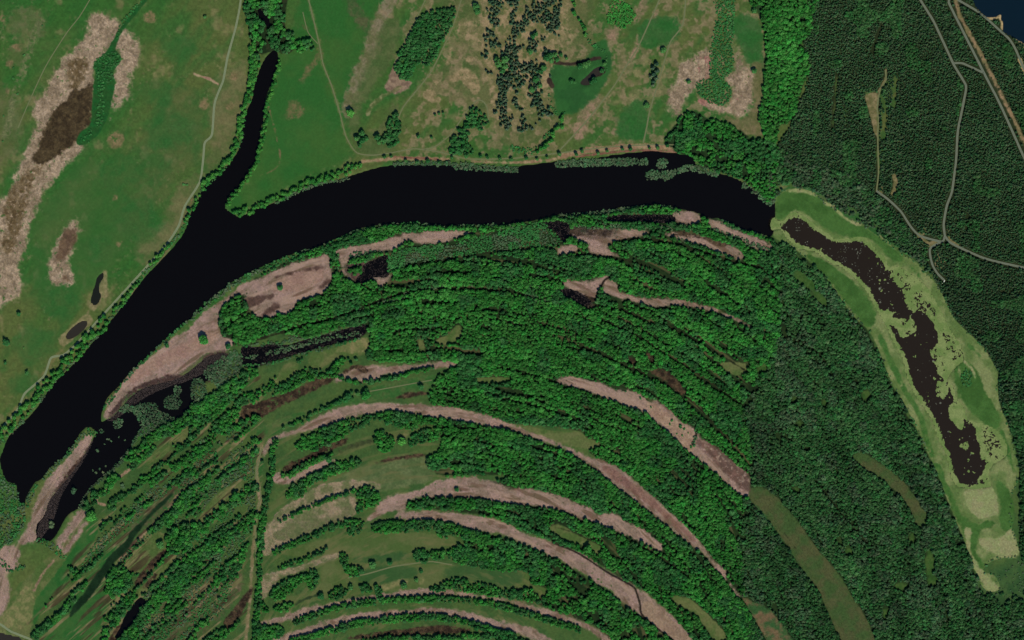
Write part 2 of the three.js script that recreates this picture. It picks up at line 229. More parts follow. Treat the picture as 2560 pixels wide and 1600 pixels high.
// lays matter c1/c2 (patchily mixed at `mottle` metres) inside shapes; edge frayed by noise of `grain` metres
function lay(shapes, c1, c2 = c1, { soft = 6, fray = 0.95, grain = 9, sharp = 0.3, cover: amount = 1, mottle = 12, speck = 0.16, gaps = 0 } = {}) {
  const list = Array.isArray(shapes) ? shapes : [shapes], m = mask(list, CELL, soft);
  const i0 = Math.max(0, Math.floor((m.a - X0) / CELL)), i1 = Math.min(TW, Math.ceil((m.c - X0) / CELL)), j0 = Math.max(0, Math.floor((m.b - Y0) / CELL)), j1 = Math.min(TH, Math.ceil((m.d - Y0) / CELL));
  for (let j = j0; j < j1; j++) for (let i = i0; i < i1; i++) {
    const x = X0 + (i + 0.5) * CELL, y = Y0 + (j + 0.5) * CELL, v = m.at(x, y);
    if (v < 0.02) continue;
    let t = smooth(0.5 - sharp, 0.5 + sharp, v + (fbm(x / grain + 5, y / grain) - 0.5) * fray * (v < 0.97 ? 1 : 0.3)) * amount;
    if (gaps) t *= smooth(gaps - 0.08, gaps + 0.08, fbm(x / (grain * 0.8) - 30, y / (grain * 0.8) + 60));
    if (t <= 0) continue;
    const q = smooth(0.3, 0.7, fbm(x / mottle - 70, y / mottle + 20)), s = 1 + (fbm(x / 3.2 + 90, y / 3.2) - 0.5) * speck * 2, o = (j * TW + i) * 3;
    for (let k = 0; k < 3; k++) cover[o + k] = lerp(cover[o + k], lerp(c1[k], c2[k], q) * s, t);
  }
}
const TAN = [156, 136, 106], TAN2 = [128, 108, 86], PINK = [146, 112, 96], PINK2 = [118, 88, 78], WET = [44, 32, 30], WET2 = [66, 48, 42], GRASS = [42, 93, 40], GRASS2 = [48, 92, 44], OLIVE = [84, 92, 54], SAND = [150, 132, 100], FLOOR = [28, 44, 24], FLOOR2 = [44, 52, 32];
function streaks(shapes, c1, c2, coordinates, low, high, amount) {
  const m = mask(shapes, 4, 12);
  for (let j = 0; j < TH; j++) for (let i = 0; i < TW; i++) {
    const x = X0 + (i + 0.5) * CELL, y = Y0 + (j + 0.5) * CELL; if (x < m.a || x > m.c || y < m.b || y > m.d) continue;
    const v = m.at(x, y); if (v < 0.05) continue;
    const [u, w] = coordinates(x, y), t = smooth(low, high, fbm(u, w)) * amount * smooth(0.2, 0.7, v), q = noise(x / 9, y / 9), o = (j * TW + i) * 3;
    if (t > 0) for (let k = 0; k < 3; k++) cover[o + k] = lerp(cover[o + k], lerp(c1[k], c2[k], q), t);
  }
}
const slanting = (x, y) => [(x * 0.752 - y * 0.659) / 110, (x * 0.659 + y * 0.752) / 9], bending = (x, y) => [Math.atan2(y - 1790, x - 1100) * 8, Math.hypot(x - 1100, y - 1790) / 10];
// meadows
lay(ring('690,130 720,120 780,-60 960,-60 960,60 930,170 880,260 860,300 880,390 800,420 700,470 600,530 565,515 640,420 670,260 690,200'), GRASS, [56, 94, 42], { soft: 20, mottle: 70, speck: 0.1, cover: 0.88 });
lay(ring('400,260 440,200 500,240 520,330 470,420 380,540 330,640 300,560 340,420'), [44, 88, 42], OLIVE, { soft: 60, mottle: 50, cover: 0.5, grain: 40 });
lay(ring('230,400 180,430 110,520 80,640 90,740 200,740 330,600 300,480'), [48, 92, 42], [66, 94, 48], { soft: 40, cover: 0.6, mottle: 60, grain: 30, speck: 0.08 });
lay([ring('520,250 600,140 620,230 600,300 560,400 500,440 530,350'), ring('440,480 500,440 480,520 430,600 360,660 330,620 400,560')], [112, 104, 72], [82, 94, 54], { soft: 40, cover: 0.8, mottle: 30, grain: 22 });
lay(many('390,230,46 430,330,60 300,440,40 350,560,50 240,620,40 150,760,50 80,860,60 60,960,40 450,120,40'), [42, 92, 42], [60, 92, 46], { soft: 30, cover: 0.6, grain: 26, mottle: 30 });
lay([ring('20,400 60,300 20,220 -60,200 -80,420'), blob(70, 60, 50, 40), blob(40, 140, 26, 30)], OLIVE, [104, 100, 70], { soft: 24, cover: 0.6, mottle: 20 });
lay([line('105,50 88,80 78,110 62,170 45,210 25,290 15,340', 18), line('0,60 6,100', 10)], [120, 118, 84], [92, 98, 66], { soft: 10, cover: 0.75, gaps: 0.45, mottle: 8 });
lay(many('43,118,11 5,45,10 25,160,10 288,350,22 510,258,15 292,358,14 575,265,12 585,190,12 290,495,9 296,610,8 375,40,14 20,230,8'), [136, 112, 84], [104, 96, 64], { soft: 12, mottle: 8, cover: 0.85, gaps: 0.3 });
lay(line('485,185 500,190 520,196 545,210', 6), PINK, TAN, { soft: 3 });
lay(line('870,-20 895,40 930,80 945,120', 30), [86, 84, 58], [60, 84, 46], { soft: 20, cover: 0.8, mottle: 12 });
lay(line('985,-20 965,20 945,60 930,110 915,150 895,190 880,240 870,280', 32), [130, 114, 94], [100, 98, 66], { soft: 18, cover: 0.9, mottle: 14 });
lay(Object.values(trails).slice(0, 6).map(([t]) => line(t, 7)), [112, 112, 72], [86, 98, 54], { soft: 7, cover: 0.75, mottle: 10 });
lay(ring('960,60 990,40 1000,100 970,170 930,220 900,300 920,340 960,300 985,250 1000,290 990,380 900,380 870,300 900,200 930,120'), [72, 88, 50], [92, 98, 62], { soft: 20, cover: 0.75, mottle: 20 });
lay(ring('1010,120 985,160 970,200 960,220 985,235 1015,225 1030,205 1015,200 1000,190 990,170'), [140, 118, 98], [112, 92, 78], { soft: 6, mottle: 7 });
lay([line('1000,220 960,240 930,265 920,285', 10)], TAN, OLIVE, { soft: 6, cover: 0.7 });
lay([line('800,118 815,100', 7), line('798,132 790,150 770,175 755,205', 11), blob(800, 130, 8, 14), blob(825, 204, 5, 9), blob(763, 68, 9, 5), blob(735, 272, 22, 26)], [118, 98, 70], [84, 92, 54], { soft: 10, cover: 0.8, mottle: 8, gaps: 0.28 });
// heath around the pines
lay(ring('1060,-40 1460,-40 1470,60 1500,130 1480,210 1420,260 1410,310 1360,350 1240,360 1230,290 1150,260 1100,240 1060,240 1100,180 1150,60'), [96, 98, 62], [74, 90, 50], { soft: 20, mottle: 22, cover: 0.9 });
lay(ring('1000,-40 1910,-40 1905,340 1700,370 1200,395 1000,390 1050,200'), [140, 120, 94], [108, 102, 70], { soft: 20, gaps: 0.56, grain: 24, mottle: 12, cover: 0.75 });
lay([ring('1210,-20 1400,-20 1420,60 1440,90 1420,120 1400,130 1405,200 1380,240 1330,280 1240,300 1225,230 1210,160 1215,80'), ring('1150,60 1210,60 1215,110 1180,105 1140,115 1125,105')], [148, 128, 98], [104, 102, 66], { soft: 34, mottle: 15, gaps: 0.4, grain: 14 });
lay([ring('1140,180 1155,168 1175,172 1195,200 1200,225 1185,238 1165,215 1150,200 1130,208 1122,195'), ring('1055,232 1075,222 1090,228 1088,240 1105,245 1095,256 1065,250'), blob(1118, 152, 7, 9), blob(1092, 207, 9, 8), blob(1175, 148, 11, 8), blob(1185, 10, 10, 8), line('1130,120 1120,150', 9)], [150, 130, 98], [120, 108, 76], { soft: 8, mottle: 8, gaps: 0.26 });
lay([ring('1520,66 1540,66 1550,90 1530,100 1512,85'), line('1620,-20 1605,20 1590,50', 20), ring('1480,230 1460,260 1440,300 1430,330 1440,350 1460,345 1475,300 1500,260 1490,235'), ring('1468,225 1480,226 1482,250 1468,256 1460,240'), blob(1542, 300, 11, 11), blob(1536, 330, 12, 13), line('1640,30 1620,70 1590,120 1575,150 1560,165', 13)], [146, 118, 98], [108, 102, 72], { soft: 11, mottle: 10, cover: 0.9, gaps: 0.3 });
lay([blob(1594, 182, 13, 12), ring('1570,240 1585,220 1600,225 1600,240 1630,245 1625,275 1605,270 1590,280 1575,262'), ring('1655,150 1665,150 1660,220 1648,250 1640,240 1648,200'), blob(1612, 155, 10, 18), blob(1320, 115, 8, 18)], [130, 120, 84], [98, 102, 64], { soft: 12, mottle: 10, cover: 0.85, gaps: 0.28 });
lay(ring('1380,165 1450,160 1500,100 1520,110 1530,160 1510,210 1490,240 1440,280 1395,285 1385,230'), [38, 82, 40], [44, 92, 44], { soft: 10, mottle: 30, cover: 0.95, speck: 0.08 });
lay([line('1372,200 1380,215', 12), ring('1452,205 1475,185 1490,170 1510,170 1510,185 1485,195 1478,210 1460,212'), line('1385,155 1430,160 1480,148 1500,145', 8)], [50, 38, 34], [60, 50, 40], { soft: 4 });
lay([ring('1830,40 1880,40 1905,60 1905,200 1890,200 1870,160 1850,110 1828,80'), ring('1600,60 1680,40 1700,90 1640,120 1600,110'), ring('1560,270 1610,250 1620,340 1560,350 1540,320')], [38, 92, 40], [52, 92, 46], { soft: 16, mottle: 30, cover: 0.85 });
lay(ring('1875,170 1905,160 1905,300 1912,340 1860,330 1800,290 1850,295 1885,260'), [92, 92, 58], [116, 104, 76], { soft: 10, mottle: 12, cover: 0.9 });
lay([line('1400,392 1450,380 1518,371 1600,366 1680,370', 14), line('905,404 1000,396 1120,398', 8), line('1180,404 1300,406 1400,396', 6)], [150, 128, 98], [132, 104, 80], { soft: 5, mottle: 9 });
lay([line('1440,392 1500,384 1600,376 1690,380', 5), line('985,392 1100,398', 4)], [112, 74, 62], [128, 94, 76], { soft: 3 });
lay([ring('1748,142 1772,136 1778,170 1770,195 1752,196 1742,180'), ring('1742,250 1775,248 1790,262 1770,270'), line('1832,260 1850,240', 14)], [160, 112, 102], [140, 100, 88], { soft: 5, mottle: 5 });
// dry reed beds of the western meadow and their dark wet floors
lay(Object.values(dryMarsh), [162, 140, 116], [130, 112, 90], { soft: 20, fray: 1.1, grain: 12, mottle: 12, speck: 0.3, gaps: 0.24 });
lay([ring('180,145 215,145 218,170 208,200 182,225 170,200 170,165'), line('140,330 90,430', 20), line('40,470 20,540', 26), line('70,440 20,620', 30)], [78, 62, 36], [104, 88, 62], { soft: 14, cover: 0.75, mottle: 9, gaps: 0.36, speck: 0.3 });
lay(ring('178,228 208,222 232,208 230,262 227,308 206,326 186,356 152,384 118,404 82,404 100,358 117,310 136,280 152,258 172,250'), [58, 47, 32], [78, 65, 44], { soft: 12, fray: 1, mottle: 10, speck: 0.36 });
lay([ring('165,575 195,575 185,610 165,640 140,660 130,690 140,640 150,605'), blob(163, 694, 10, 8)], [104, 82, 62], [84, 64, 50], { soft: 10, mottle: 8, cover: 0.85 });
lay([ring('235,160 266,128 284,96 300,70 372,-20 385,-20 312,70 292,110 290,124 304,148 284,180 288,206 282,238 271,288 258,316 244,338 212,362 192,358 200,333 226,312 231,262 234,212 240,184')], [30, 84, 38], [38, 78, 36], { soft: 4, mottle: 10, speck: 0.2 });
lay([line('262,683 240,765 222,756', 14), blob(262, 725, 10, 22), line('218,800 160,850', 28), line('222,780 205,805', 8)], [116, 110, 74], [140, 124, 92], { soft: 6, cover: 0.85, mottle: 6 });
lay([line('160,870 118,920 100,960 60,1005 20,1040', 10)], [118, 108, 72], [80, 92, 52], { soft: 8, cover: 0.7 });
lay([line('480,500 462,545 430,610 380,680 330,735', 6), line('650,440 700,400 670,260', 4), line('616,540 700,500', 4)], [128, 96, 74], [96, 96, 58], { soft: 4, cover: 0.7, gaps: 0.4 });
// inner bend
const innerBend = [ring('545,770 640,685 735,640 830,606 910,572 1020,559 1120,566 1280,560 1400,538 1510,534 1600,516 1660,513 1745,532 1830,558 1938,592 2640,560 2640,1720 1500,1720 560,1720 60,1720 60,1590 130,1480 210,1370 210,1270 270,1180 340,1105 490,1010 560,960 600,900 550,840')];
lay(innerBend, [70, 92, 48], [56, 84, 44], { soft: 4, mottle: 26, cover: 0.95 });
const broadleafEast = ring('548,770 580,735 650,690 735,645 830,608 910,575 1020,561 1120,568 1280,562 1400,542 1510,537 1600,518 1660,515 1745,534 1830,561 1905,590 1938,603 1948,700 1946,850 1905,950 1858,1010 1872,1100 1876,1180 1866,1250 1852,1330 1857,1420 1866,1500 1900,1640 1880,1640 1762,1375 1664,1270 1580,1195 1480,1135 1440,1075 1280,1058 1180,1028 1090,1015 1070,985 1075,950 1140,910 1010,905 930,900 912,872 925,832 860,816 770,842 690,832 640,852 590,862 550,842');
const broadleafMiddle = ring('1010,1036 1090,1044 1196,1062 1280,1080 1380,1114 1465,1159 1520,1199 1600,1259 1665,1314 1762,1390 1810,1446 1842,1491 1900,1560 1940,1660 1800,1660 1735,1600 1685,1540 1612,1478 1560,1448 1480,1398 1380,1354 1290,1318 1220,1292 1090,1273 1020,1272 1015,1256 1060,1243 1280,1190 1180,1188 1110,1190 1075,1170 1068,1148 1095,1130 1105,1100 1090,1062 1040,1060');
const broadleafSouth = ring('1300,1360 1400,1402 1500,1468 1600,1540 1690,1605 1690,1660 1500,1660 1500,1575 1420,1540 1330,1505 1280,1492 1280,1468 1320,1440 1280,1428 1200,1402 1130,1376 1180,1345 1150,1325 1230,1338');
const darkWoodNorth = ring('2060,-60 2640,-60 2640,900 2500,930 2450,862 2385,792 2340,704 2300,655 2250,618 2190,560 2130,520 2060,490 2000,460 1965,440 1950,400 1946,362 1982,300 2022,185 2008,112 2030,74 2030,40');
const darkWoodSouth = ring('1946,604 1975,615 2050,680 2110,765 2160,812 2230,965 2345,1190 2425,1385 2450,1480 2520,1500 2640,1500 2640,1720 2200,1720 1900,1680 1866,1500 1857,1420 1852,1330 1866,1250 1876,1180 1872,1100 1858,1010 1905,950 1946,850');
const darkWoodEast = ring('2500,930 2640,900 2640,1500 2560,1410 2548,1330 2547,1165 2521,1060 2500,1010 2495,960');
lay([broadleafEast, broadleafMiddle, broadleafSouth, darkWoodSouth, darkWoodEast], FLOOR, [36, 54, 28], { soft: 6, mottle: 20 });
streaks([broadleafEast, broadleafMiddle, broadleafSouth], [104, 90, 64], [84, 84, 52], (x, y) => { const [u, v] = bending(x, y); return [u + 12, v + 5]; }, 0.56, 0.7, 0.7);
lay(darkWoodNorth, [36, 46, 26], FLOOR2, { soft: 6, mottle: 20 });
lay(ring('625,-60 720,-60 712,60 740,110 720,135 690,128 640,130 620,60'), FLOOR, FLOOR2, { soft: 6 });
lay(ring('1870,-60 2052,-60 2028,40 2028,74 2004,111 2024,160 2000,238 1978,299 1946,318 1940,362 1940,470 1925,500 1857,450 1780,424 1735,398 1700,384 1664,350 1690,310 1724,278 1769,296 1843,322 1888,352 1912,333 1900,291 1908,240 1910,80'), FLOOR, [40, 66, 36], { soft: 5 });
lay(ring('1945,590 2010,650 2080,730 2130,800 2180,880 2120,860 2040,780 1960,700'), [50, 86, 42], [60, 88, 46], { soft: 14, mottle: 20, cover: 0.8 });
lay(ring('2440,1440 2500,1420 2560,1390 2660,1380 2660,1620 2560,1600 2500,1540 2460,1500'), [46, 76, 42], [62, 88, 48], { soft: 16, mottle: 22, cover: 0.9 });
lay([ring('1960,470 2040,470 2130,520 2250,610 2200,600 2100,540 2040,500 1960,490'), ring('1965,375 2010,382 2060,396 2100,410 2060,416 1990,400')], [44, 88, 42], [74, 92, 56], { soft: 8, mottle: 16, cover: 0.9 });
lay(clearings, [72, 94, 48], [96, 102, 62], { soft: 5, mottle: 24, fray: 0.8 });
lay([ring('700,1382 770,1358 840,1340 930,1330 1090,1333 1150,1350 1160,1370 1100,1372 1035,1375 1040,1404 1130,1412 1290,1425 1290,1465 1170,1458 1075,1468 960,1480 870,1490 800,1500 720,1520 690,1500 790,1470 800,1400 770,1395')], [72, 92, 48], [88, 98, 58], { soft: 6, mottle: 28, speck: 0.08 });
lay([ring('1150,1412 1290,1425 1290,1462 1170,1455 1110,1440'), ring('920,1420 1030,1415 1040,1440 960,1460 900,1455'), ring('870,1400 990,1380 1030,1395 940,1405')], [46, 80, 42], [56, 84, 46], { soft: 12, mottle: 30, cover: 0.8, speck: 0.08 });
lay([clearings[8], ring('640,1090 660,1080 660,1180 640,1220')], [46, 90, 42], [70, 92, 50], { soft: 6, mottle: 24, cover: 0.85 });
lay([clearings[13], ring('230,1300 246,1305 240,1340 190,1420 165,1455 110,1520 85,1560 90,1500 150,1420')], [36, 88, 38], [54, 92, 44], { soft: 5, mottle: 30, cover: 0.92, speck: 0.08 });
lay([ring('660,1300 690,1296 760,1276 860,1244 950,1230 1070,1200 1060,1180 900,1180 800,1212 720,1258 690,1290'), ring('910,1165 1060,1140 1085,1190 1040,1210 940,1200 860,1190')], [98, 106, 70], [76, 92, 56], { soft: 8, mottle: 20, cover: 0.85 });
lay([ring('1400,1082 1452,1080 1466,1095 1500,1110 1470,1122 1420,1110 1350,1088')], [86, 98, 56], [98, 104, 64], { soft: 5, mottle: 20 });
lay([ring('840,872 900,846 920,850 916,872 880,882'), ring('300,1385 390,1310 410,1290 400,1310 330,1400 300,1420 285,1425'), ring('0,1545 40,1500 75,1450 85,1490 80,1540 60,1570 20,1570'), ring('290,1500 300,1480 330,1480 300,1530'), line('1015,1452 960,1468', 16), blob(1053, 1452, 9, 10), blob(1015, 1085, 9, 9), blob(690, 950, 10, 8)], [132, 122, 84], [96, 104, 62], { soft: 8, mottle: 10, cover: 0.8 });
lay([line('445,1240 398,1296 330,1362 300,1400', 8), line('262,1262 240,1250 280,1215', 7), line('135,1400 110,1430 85,1475', 6), line('330,1168 300,1192', 8), line('540,1440 600,1470', 8)], [150, 122, 100], [120, 100, 80], { soft: 3, gaps: 0.3 });
lay([ring('440,1450 500,1400 560,1400 610,1420 600,1480 540,1560 470,1600 360,1600 400,1520'), ring('330,1300 380,1240 440,1200 480,1210 400,1300 330,1340')], [92, 78, 60], [64, 80, 46], { soft: 10, mottle: 12, cover: 0.75, gaps: 0.4 });
const lowerLeft = [ring('60,1640 130,1490 215,1340 205,1275 340,1110 490,1020 640,930 660,1100 640,1300 605,1420 575,1640')];
lay(line('655,1115 642,1180 650,1250 640,1300 632,1380 626,1480 614,1610', 8), [146, 124, 100], [112, 104, 72], { soft: 5, mottle: 10, gaps: 0.22 });
lay(line('600,1395 560,1440 520,1490 470,1540', 10), [138, 112, 92], [104, 92, 64], { soft: 8, mottle: 8, gaps: 0.34 });
streaks(lowerLeft, [140, 120, 92], [96, 96, 60], slanting, 0.55, 0.68, 0.85);
streaks(lowerLeft, [56, 44, 34], [70, 64, 42], (x, y) => { const [u, v] = slanting(x, y); return [u + 40, v * 0.8 + 90]; }, 0.62, 0.72, 0.8);
streaks([ring('660,1110 800,1040 1000,1060 1100,1110 1280,1300 1320,1640 640,1640')], [112, 104, 70], [88, 96, 56], bending, 0.52, 0.7, 0.6);
// sedge swales and the marsh, round the eastern mere
lay(swales.slice(0, 2), [62, 84, 44], [78, 82, 50], { soft: 5, mottle: 30, speck: 0.18 });
lay(line('1890,1270 1960,1370 2040,1500 2090,1610', 16), [42, 88, 46], [58, 86, 46], { soft: 8, mottle: 12, cover: 0.85 });
lay([swales[2]], [52, 86, 46], [110, 92, 66], { soft: 5, mottle: 20 });
lay(marsh, [124, 132, 84], [90, 112, 60], { soft: 4, mottle: 26, speck: 0.14, fray: 0.5 });
lay([ring('1940,500 1965,480 2030,484 2070,512 2110,545 2160,568 2200,595 2240,625 2260,650 2230,650 2200,618 2170,596 2110,590 2070,575 2030,545 1990,525 1960,545 1940,545'), ring('1936,590 1990,626 2060,650 2100,680 2140,710 2168,745 2190,790 2170,820 2120,764 2070,700 2000,630'), ring('2390,905 2420,905 2445,930 2460,975 2490,1020 2500,1062 2480,1075 2450,1050 2420,1020 2395,980 2385,940'), ring('2355,1195 2380,1230 2400,1280 2440,1310 2470,1300 2490,1310 2450,1330 2440,1380 2460,1410 2440,1430 2410,1340 2375,1260'), ring('2490,1200 2530,1240 2530,1320 2500,1320 2500,1260')], [54, 90, 38], [68, 104, 48], { soft: 8, mottle: 26, speck: 0.12, cover: 0.95 });
lay([line('2200,840 2225,900 2260,970 2300,1040 2320,1110 2350,1180 2368,1230', 14), line('2420,860 2450,890', 8), line('2505,1080 2520,1130 2535,1180', 9), line('2275,665 2310,705', 6)], [56, 98, 42], [72, 106, 50], { soft: 5, gaps: 0.3, grain: 20, cover: 0.9 });
lay([line('1975,478 2000,476 2040,488', 8), line('2060,506 2085,516 2095,530 2125,552 2150,562', 7), line('2200,590 2230,612', 6), line('2395,905 2400,940', 6), line('2410,902 2432,925 2438,945', 6), ring('2412,1228 2440,1215 2480,1215 2497,1275 2480,1290 2450,1295 2420,1270'), ring('2450,1345 2500,1345 2530,1322 2545,1385 2510,1394 2480,1380 2455,1370'), ring('2410,1325 2428,1322 2426,1370 2445,1410 2470,1440 2495,1470 2470,1475 2440,1430 2420,1375')], [134, 142, 92], [142, 140, 98], { soft: 5, mottle: 14 });
// woodland rides and dirt in the dark wood
lay([ring('2164,235 2195,235 2196,270 2194,330 2202,355 2185,330 2175,290 2168,265'), line('2215,175 2212,200 2196,230', 6), line('2235,440 2240,455 2232,485', 12), line('2205,460 2200,490', 8), line('2313,575 2300,590 2320,610 2340,606', 14), line('2370,575 2376,600 2395,612', 6), blob(2350, 650, 14, 22), blob(2248, 360, 8, 8), blob(2150, 352, 9, 6)], [140, 124, 92], [104, 100, 64], { soft: 4, mottle: 8, cover: 0.9 });
lay([ring('2200,230 2230,190 2245,195 2240,240 2236,270 2206,275'), ring('2140,210 2165,215 2190,225 2160,235'), ring('2196,280 2230,285 2222,350 2200,350'), blob(2112, 285, 6, 20), line('2092,190 2088,250 2082,320', 4), line('2200,380 2205,430', 20)], [58, 92, 44], [92, 100, 54], { soft: 6, mottle: 14, cover: 0.85 });
lay([line('2385,-20 2400,40 2430,95 2470,170 2500,230 2540,310 2575,390', 9)], [112, 104, 70], [140, 116, 88], { soft: 5, mottle: 12, gaps: 0.3 });
lay([line('2440,0 2450,20 2475,44 2500,40 2508,70', 12), line('2545,100 2560,120', 14), line('2550,150 2560,180', 12)], [186, 160, 116], [150, 130, 92], { soft: 4, mottle: 6 });
// dry reeds of the swales, wet mud, banks
lay(Object.values(reedBeds), [154, 126, 114], [132, 112, 96], { soft: 9, fray: 1.15, grain: 10, mottle: 24, speck: 0.2, gaps: 0.2 });
streaks(Object.values(reedBeds), [170, 142, 122], [160, 132, 116], bending, 0.5, 0.68, 0.7);
streaks(Object.values(reedBeds), [106, 78, 66], [98, 86, 62], (x, y) => { const [u, v] = bending(x, y); return [u * 1.6 + 70, v * 0.7 + 30]; }, 0.56, 0.74, 0.75);
lay([reedBeds.meadow_reeds, reedBeds.grey_meadow_reeds, reedBeds.verge_reeds], [146, 128, 102], [94, 100, 66], { soft: 4, mottle: 18, speck: 0.2 });
lay([ring('680,1340 720,1312 780,1300 840,1290 860,1275 880,1275 860,1300 780,1325 720,1350'), ring('860,1270 885,1262 880,1285 862,1285')], [84, 94, 60], [104, 102, 72], { soft: 10, mottle: 12, cover: 0.8 });
lay([ring('1640,1012 1690,1050 1735,1080 1730,1130 1680,1080 1630,1035 1615,1010')], [164, 138, 114], [150, 120, 100], { soft: 8, mottle: 14, cover: 0.85 });
lay([ring('1740,1095 1790,1118 1840,1162 1872,1190 1870,1230 1830,1200 1780,1150 1745,1112')], [110, 80, 70], [86, 66, 58], { soft: 10, mottle: 16, cover: 0.8, gaps: 0.35 });
lay([ring('1520,1165 1600,1220 1680,1290 1740,1350 1730,1350 1660,1290 1580,1230 1510,1180')], [112, 78, 70], [132, 98, 84], { soft: 8, mottle: 16, cover: 0.7 });
lay([ring('1612,1500 1650,1520 1700,1570 1730,1600 1690,1600 1630,1555 1606,1530')], [152, 128, 104], [136, 112, 92], { soft: 8, mottle: 14, cover: 0.8 });
lay([ring('690,700 760,672 810,670 812,690 770,720 720,730 680,725'), ring('330,930 430,870 520,830 540,850 470,890 400,920 330,960')], [160, 128, 110], [146, 112, 98], { soft: 14, mottle: 16, cover: 0.7 });
lay([line('690,694 720,684 760,675 812,668', 7), line('640,745 680,742', 12), ring('600,755 640,740 660,748 640,765 610,770'), ring('650,790 680,762 705,760 695,772 665,792'), line('800,718 825,700', 10)], WET2, [88, 66, 58], { soft: 8, fray: 1, mottle: 6, cover: 0.85 });
lay(wetShadeLines, [30, 36, 22], [44, 48, 28], { soft: 3, mottle: 8 });  // wet ground and the shadow between tree ridges, both painted as dark floor
lay(wetBrown, [46, 36, 28], [82, 66, 48], { soft: 7, mottle: 9, speck: 0.35, gaps: 0.3, fray: 1.1 });
lay(leftOvers, [52, 36, 32], [74, 52, 46], { soft: 12, fray: 1.1, grain: 7, mottle: 9, speck: 0.35 });
lay([line('205,1150 170,1195 140,1240 125,1285 108,1330 100,1350', 16), line('230,1108 205,1150', 8)], [54, 38, 32], [76, 56, 46], { soft: 10, fray: 1.1, grain: 6, speck: 0.35 });
lay([ring('866,662 905,650 915,665 900,690 880,696'), ring('895,690 920,705 905,712 885,705')], [96, 70, 62], [60, 44, 40], { soft: 10, fray: 1, mottle: 7 });
lay([line('1530,690 1512,700 1500,722 1490,748', 5), line('1380,1356 1444,1382 1518,1430 1550,1447 1584,1467 1592,1483 1600,1510 1603,1533 1624,1555 1682,1600', 4.5), line('1738,1072 1740,1090 1730,1110', 5)], [34, 28, 26], [44, 38, 30], { soft: 2, fray: 0.3 });  // the long ditch line also has the shade along it painted in
lay(glades, [50, 82, 36], [66, 90, 44], { soft: 10, mottle: 10, fray: 0.9 });
lay(wetGrass, [18, 38, 22], [26, 48, 28], { soft: 5, mottle: 20, speck: 0.15, fray: 0.6 });
lay([line('930,1100 880,1115 850,1128', 10)], [52, 60, 38], [66, 74, 44], { soft: 8 });
lay([line('800,1485 760,1498 740,1510', 6)], [44, 60, 36], [56, 70, 42], { soft: 4 });
// lake beds
lay([...lakeWater, ...sideChannel, ...quarryWater, ...mereWater, ...Object.values(pools)], [26, 24, 22], [34, 30, 26], { soft: 2, fray: 0.4, sharp: 0.12, mottle: 10 });

const sampleCover = (x, y, k) => cover[(clamp(Math.floor((y - Y0) / CELL), 0, TH - 1) * TW + clamp(Math.floor((x - X0) / CELL), 0, TW - 1)) * 3 + k];
const toLinear = (v) => { v = clamp(v / 255); return v <= 0.04045 ? v / 12.92 : Math.pow((v + 0.055) / 1.055, 2.4); };
const pixels = new Uint8Array(TW * TH * 4);
for (let i = 0, o = 0; i < TW * TH; i++, o += 4) { for (let k = 0; k < 3; k++) pixels[o + k] = clamp(Math.round(cover[i * 3 + k]), 0, 255); pixels[o + 3] = 255; }
const coverMap = new THREE.DataTexture(pixels, TW, TH);
coverMap.colorSpace = THREE.SRGBColorSpace; coverMap.magFilter = THREE.LinearFilter; coverMap.minFilter = THREE.LinearFilter; coverMap.needsUpdate = true;

// ---------------------------------------------------------------- terrain: a flood plain 1.4 m above the water, basins under the water
const GRID = 5;
const waterMask = mask([...lakeWater, ...sideChannel, ...quarryWater, ...mereWater, ...Object.values(pools)], 2, 5);
const bedMask = mask([...Object.values(reedBeds), ...leftOvers, ...wetBrown], 4, 10);
const height = (x, y) => {
  const w = waterMask.at(x, y) + (fbm(x / 9, y / 9) - 0.5) * 0.22 * (waterMask.at(x, y) > 0.02 ? 1 : 0);
  const land = 1.5 + (fbm(x / 90, y / 90) - 0.5) * 1.2 + (noise(x / 11, y / 11) - 0.5) * 0.25 - 0.5 * bedMask.at(x, y);
  return lerp(land, -2.2, smooth(0.22, 0.78, w));
};
const GNX = Math.round((X1 - X0) / GRID), GNY = Math.round((Y1 - Y0) / GRID);
const heights = new Float32Array((GNX + 1) * (GNY + 1));
for (let j = 0; j <= GNY; j++) for (let i = 0; i <= GNX; i++) heights[j * (GNX + 1) + i] = height(X0 + i * GRID, Y0 + j * GRID);
const groundAt = (x, y) => {
  const u = clamp((x - X0) / GRID, 0, GNX - 0.001), v = clamp((y - Y0) / GRID, 0, GNY - 0.001), i = Math.floor(u), j = Math.floor(v), a = u - i, b = v - j, h = (p, q) => heights[q * (GNX + 1) + p];
  return a + b < 1 ? h(i, j) + (h(i + 1, j) - h(i, j)) * a + (h(i, j + 1) - h(i, j)) * b : h(i + 1, j + 1) + (h(i, j + 1) - h(i + 1, j + 1)) * (1 - a) + (h(i + 1, j) - h(i + 1, j + 1)) * (1 - b);
};
const uvOf = (x, y) => [(x - X0) / (X1 - X0), (y - Y0) / (Y1 - Y0)];
function sheet(positions, uvs, index) {
  const g = new THREE.BufferGeometry();
  g.setAttribute('position', new THREE.Float32BufferAttribute(positions, 3));
  if (uvs) g.setAttribute('uv', new THREE.Float32BufferAttribute(uvs, 2));
  g.setIndex(index);
  g.computeVertexNormals();
  return g;
}
const shadows = (o) => { o.castShadow = o.receiveShadow = true; return o; };
const names = new Map();
const numbered = (name) => { const n = names.get(name) ?? 0; names.set(name, n + 1); return n ? name + '_' + String(n).padStart(3, '0') : name; };
const put = (o, name, label, category, extra = {}) => { o.name = numbered(name); o.userData = { label, category, ...extra }; scene.add(o); return o; };
const bumpN = 512, bumpPixels = new Uint8Array(bumpN * bumpN * 4);
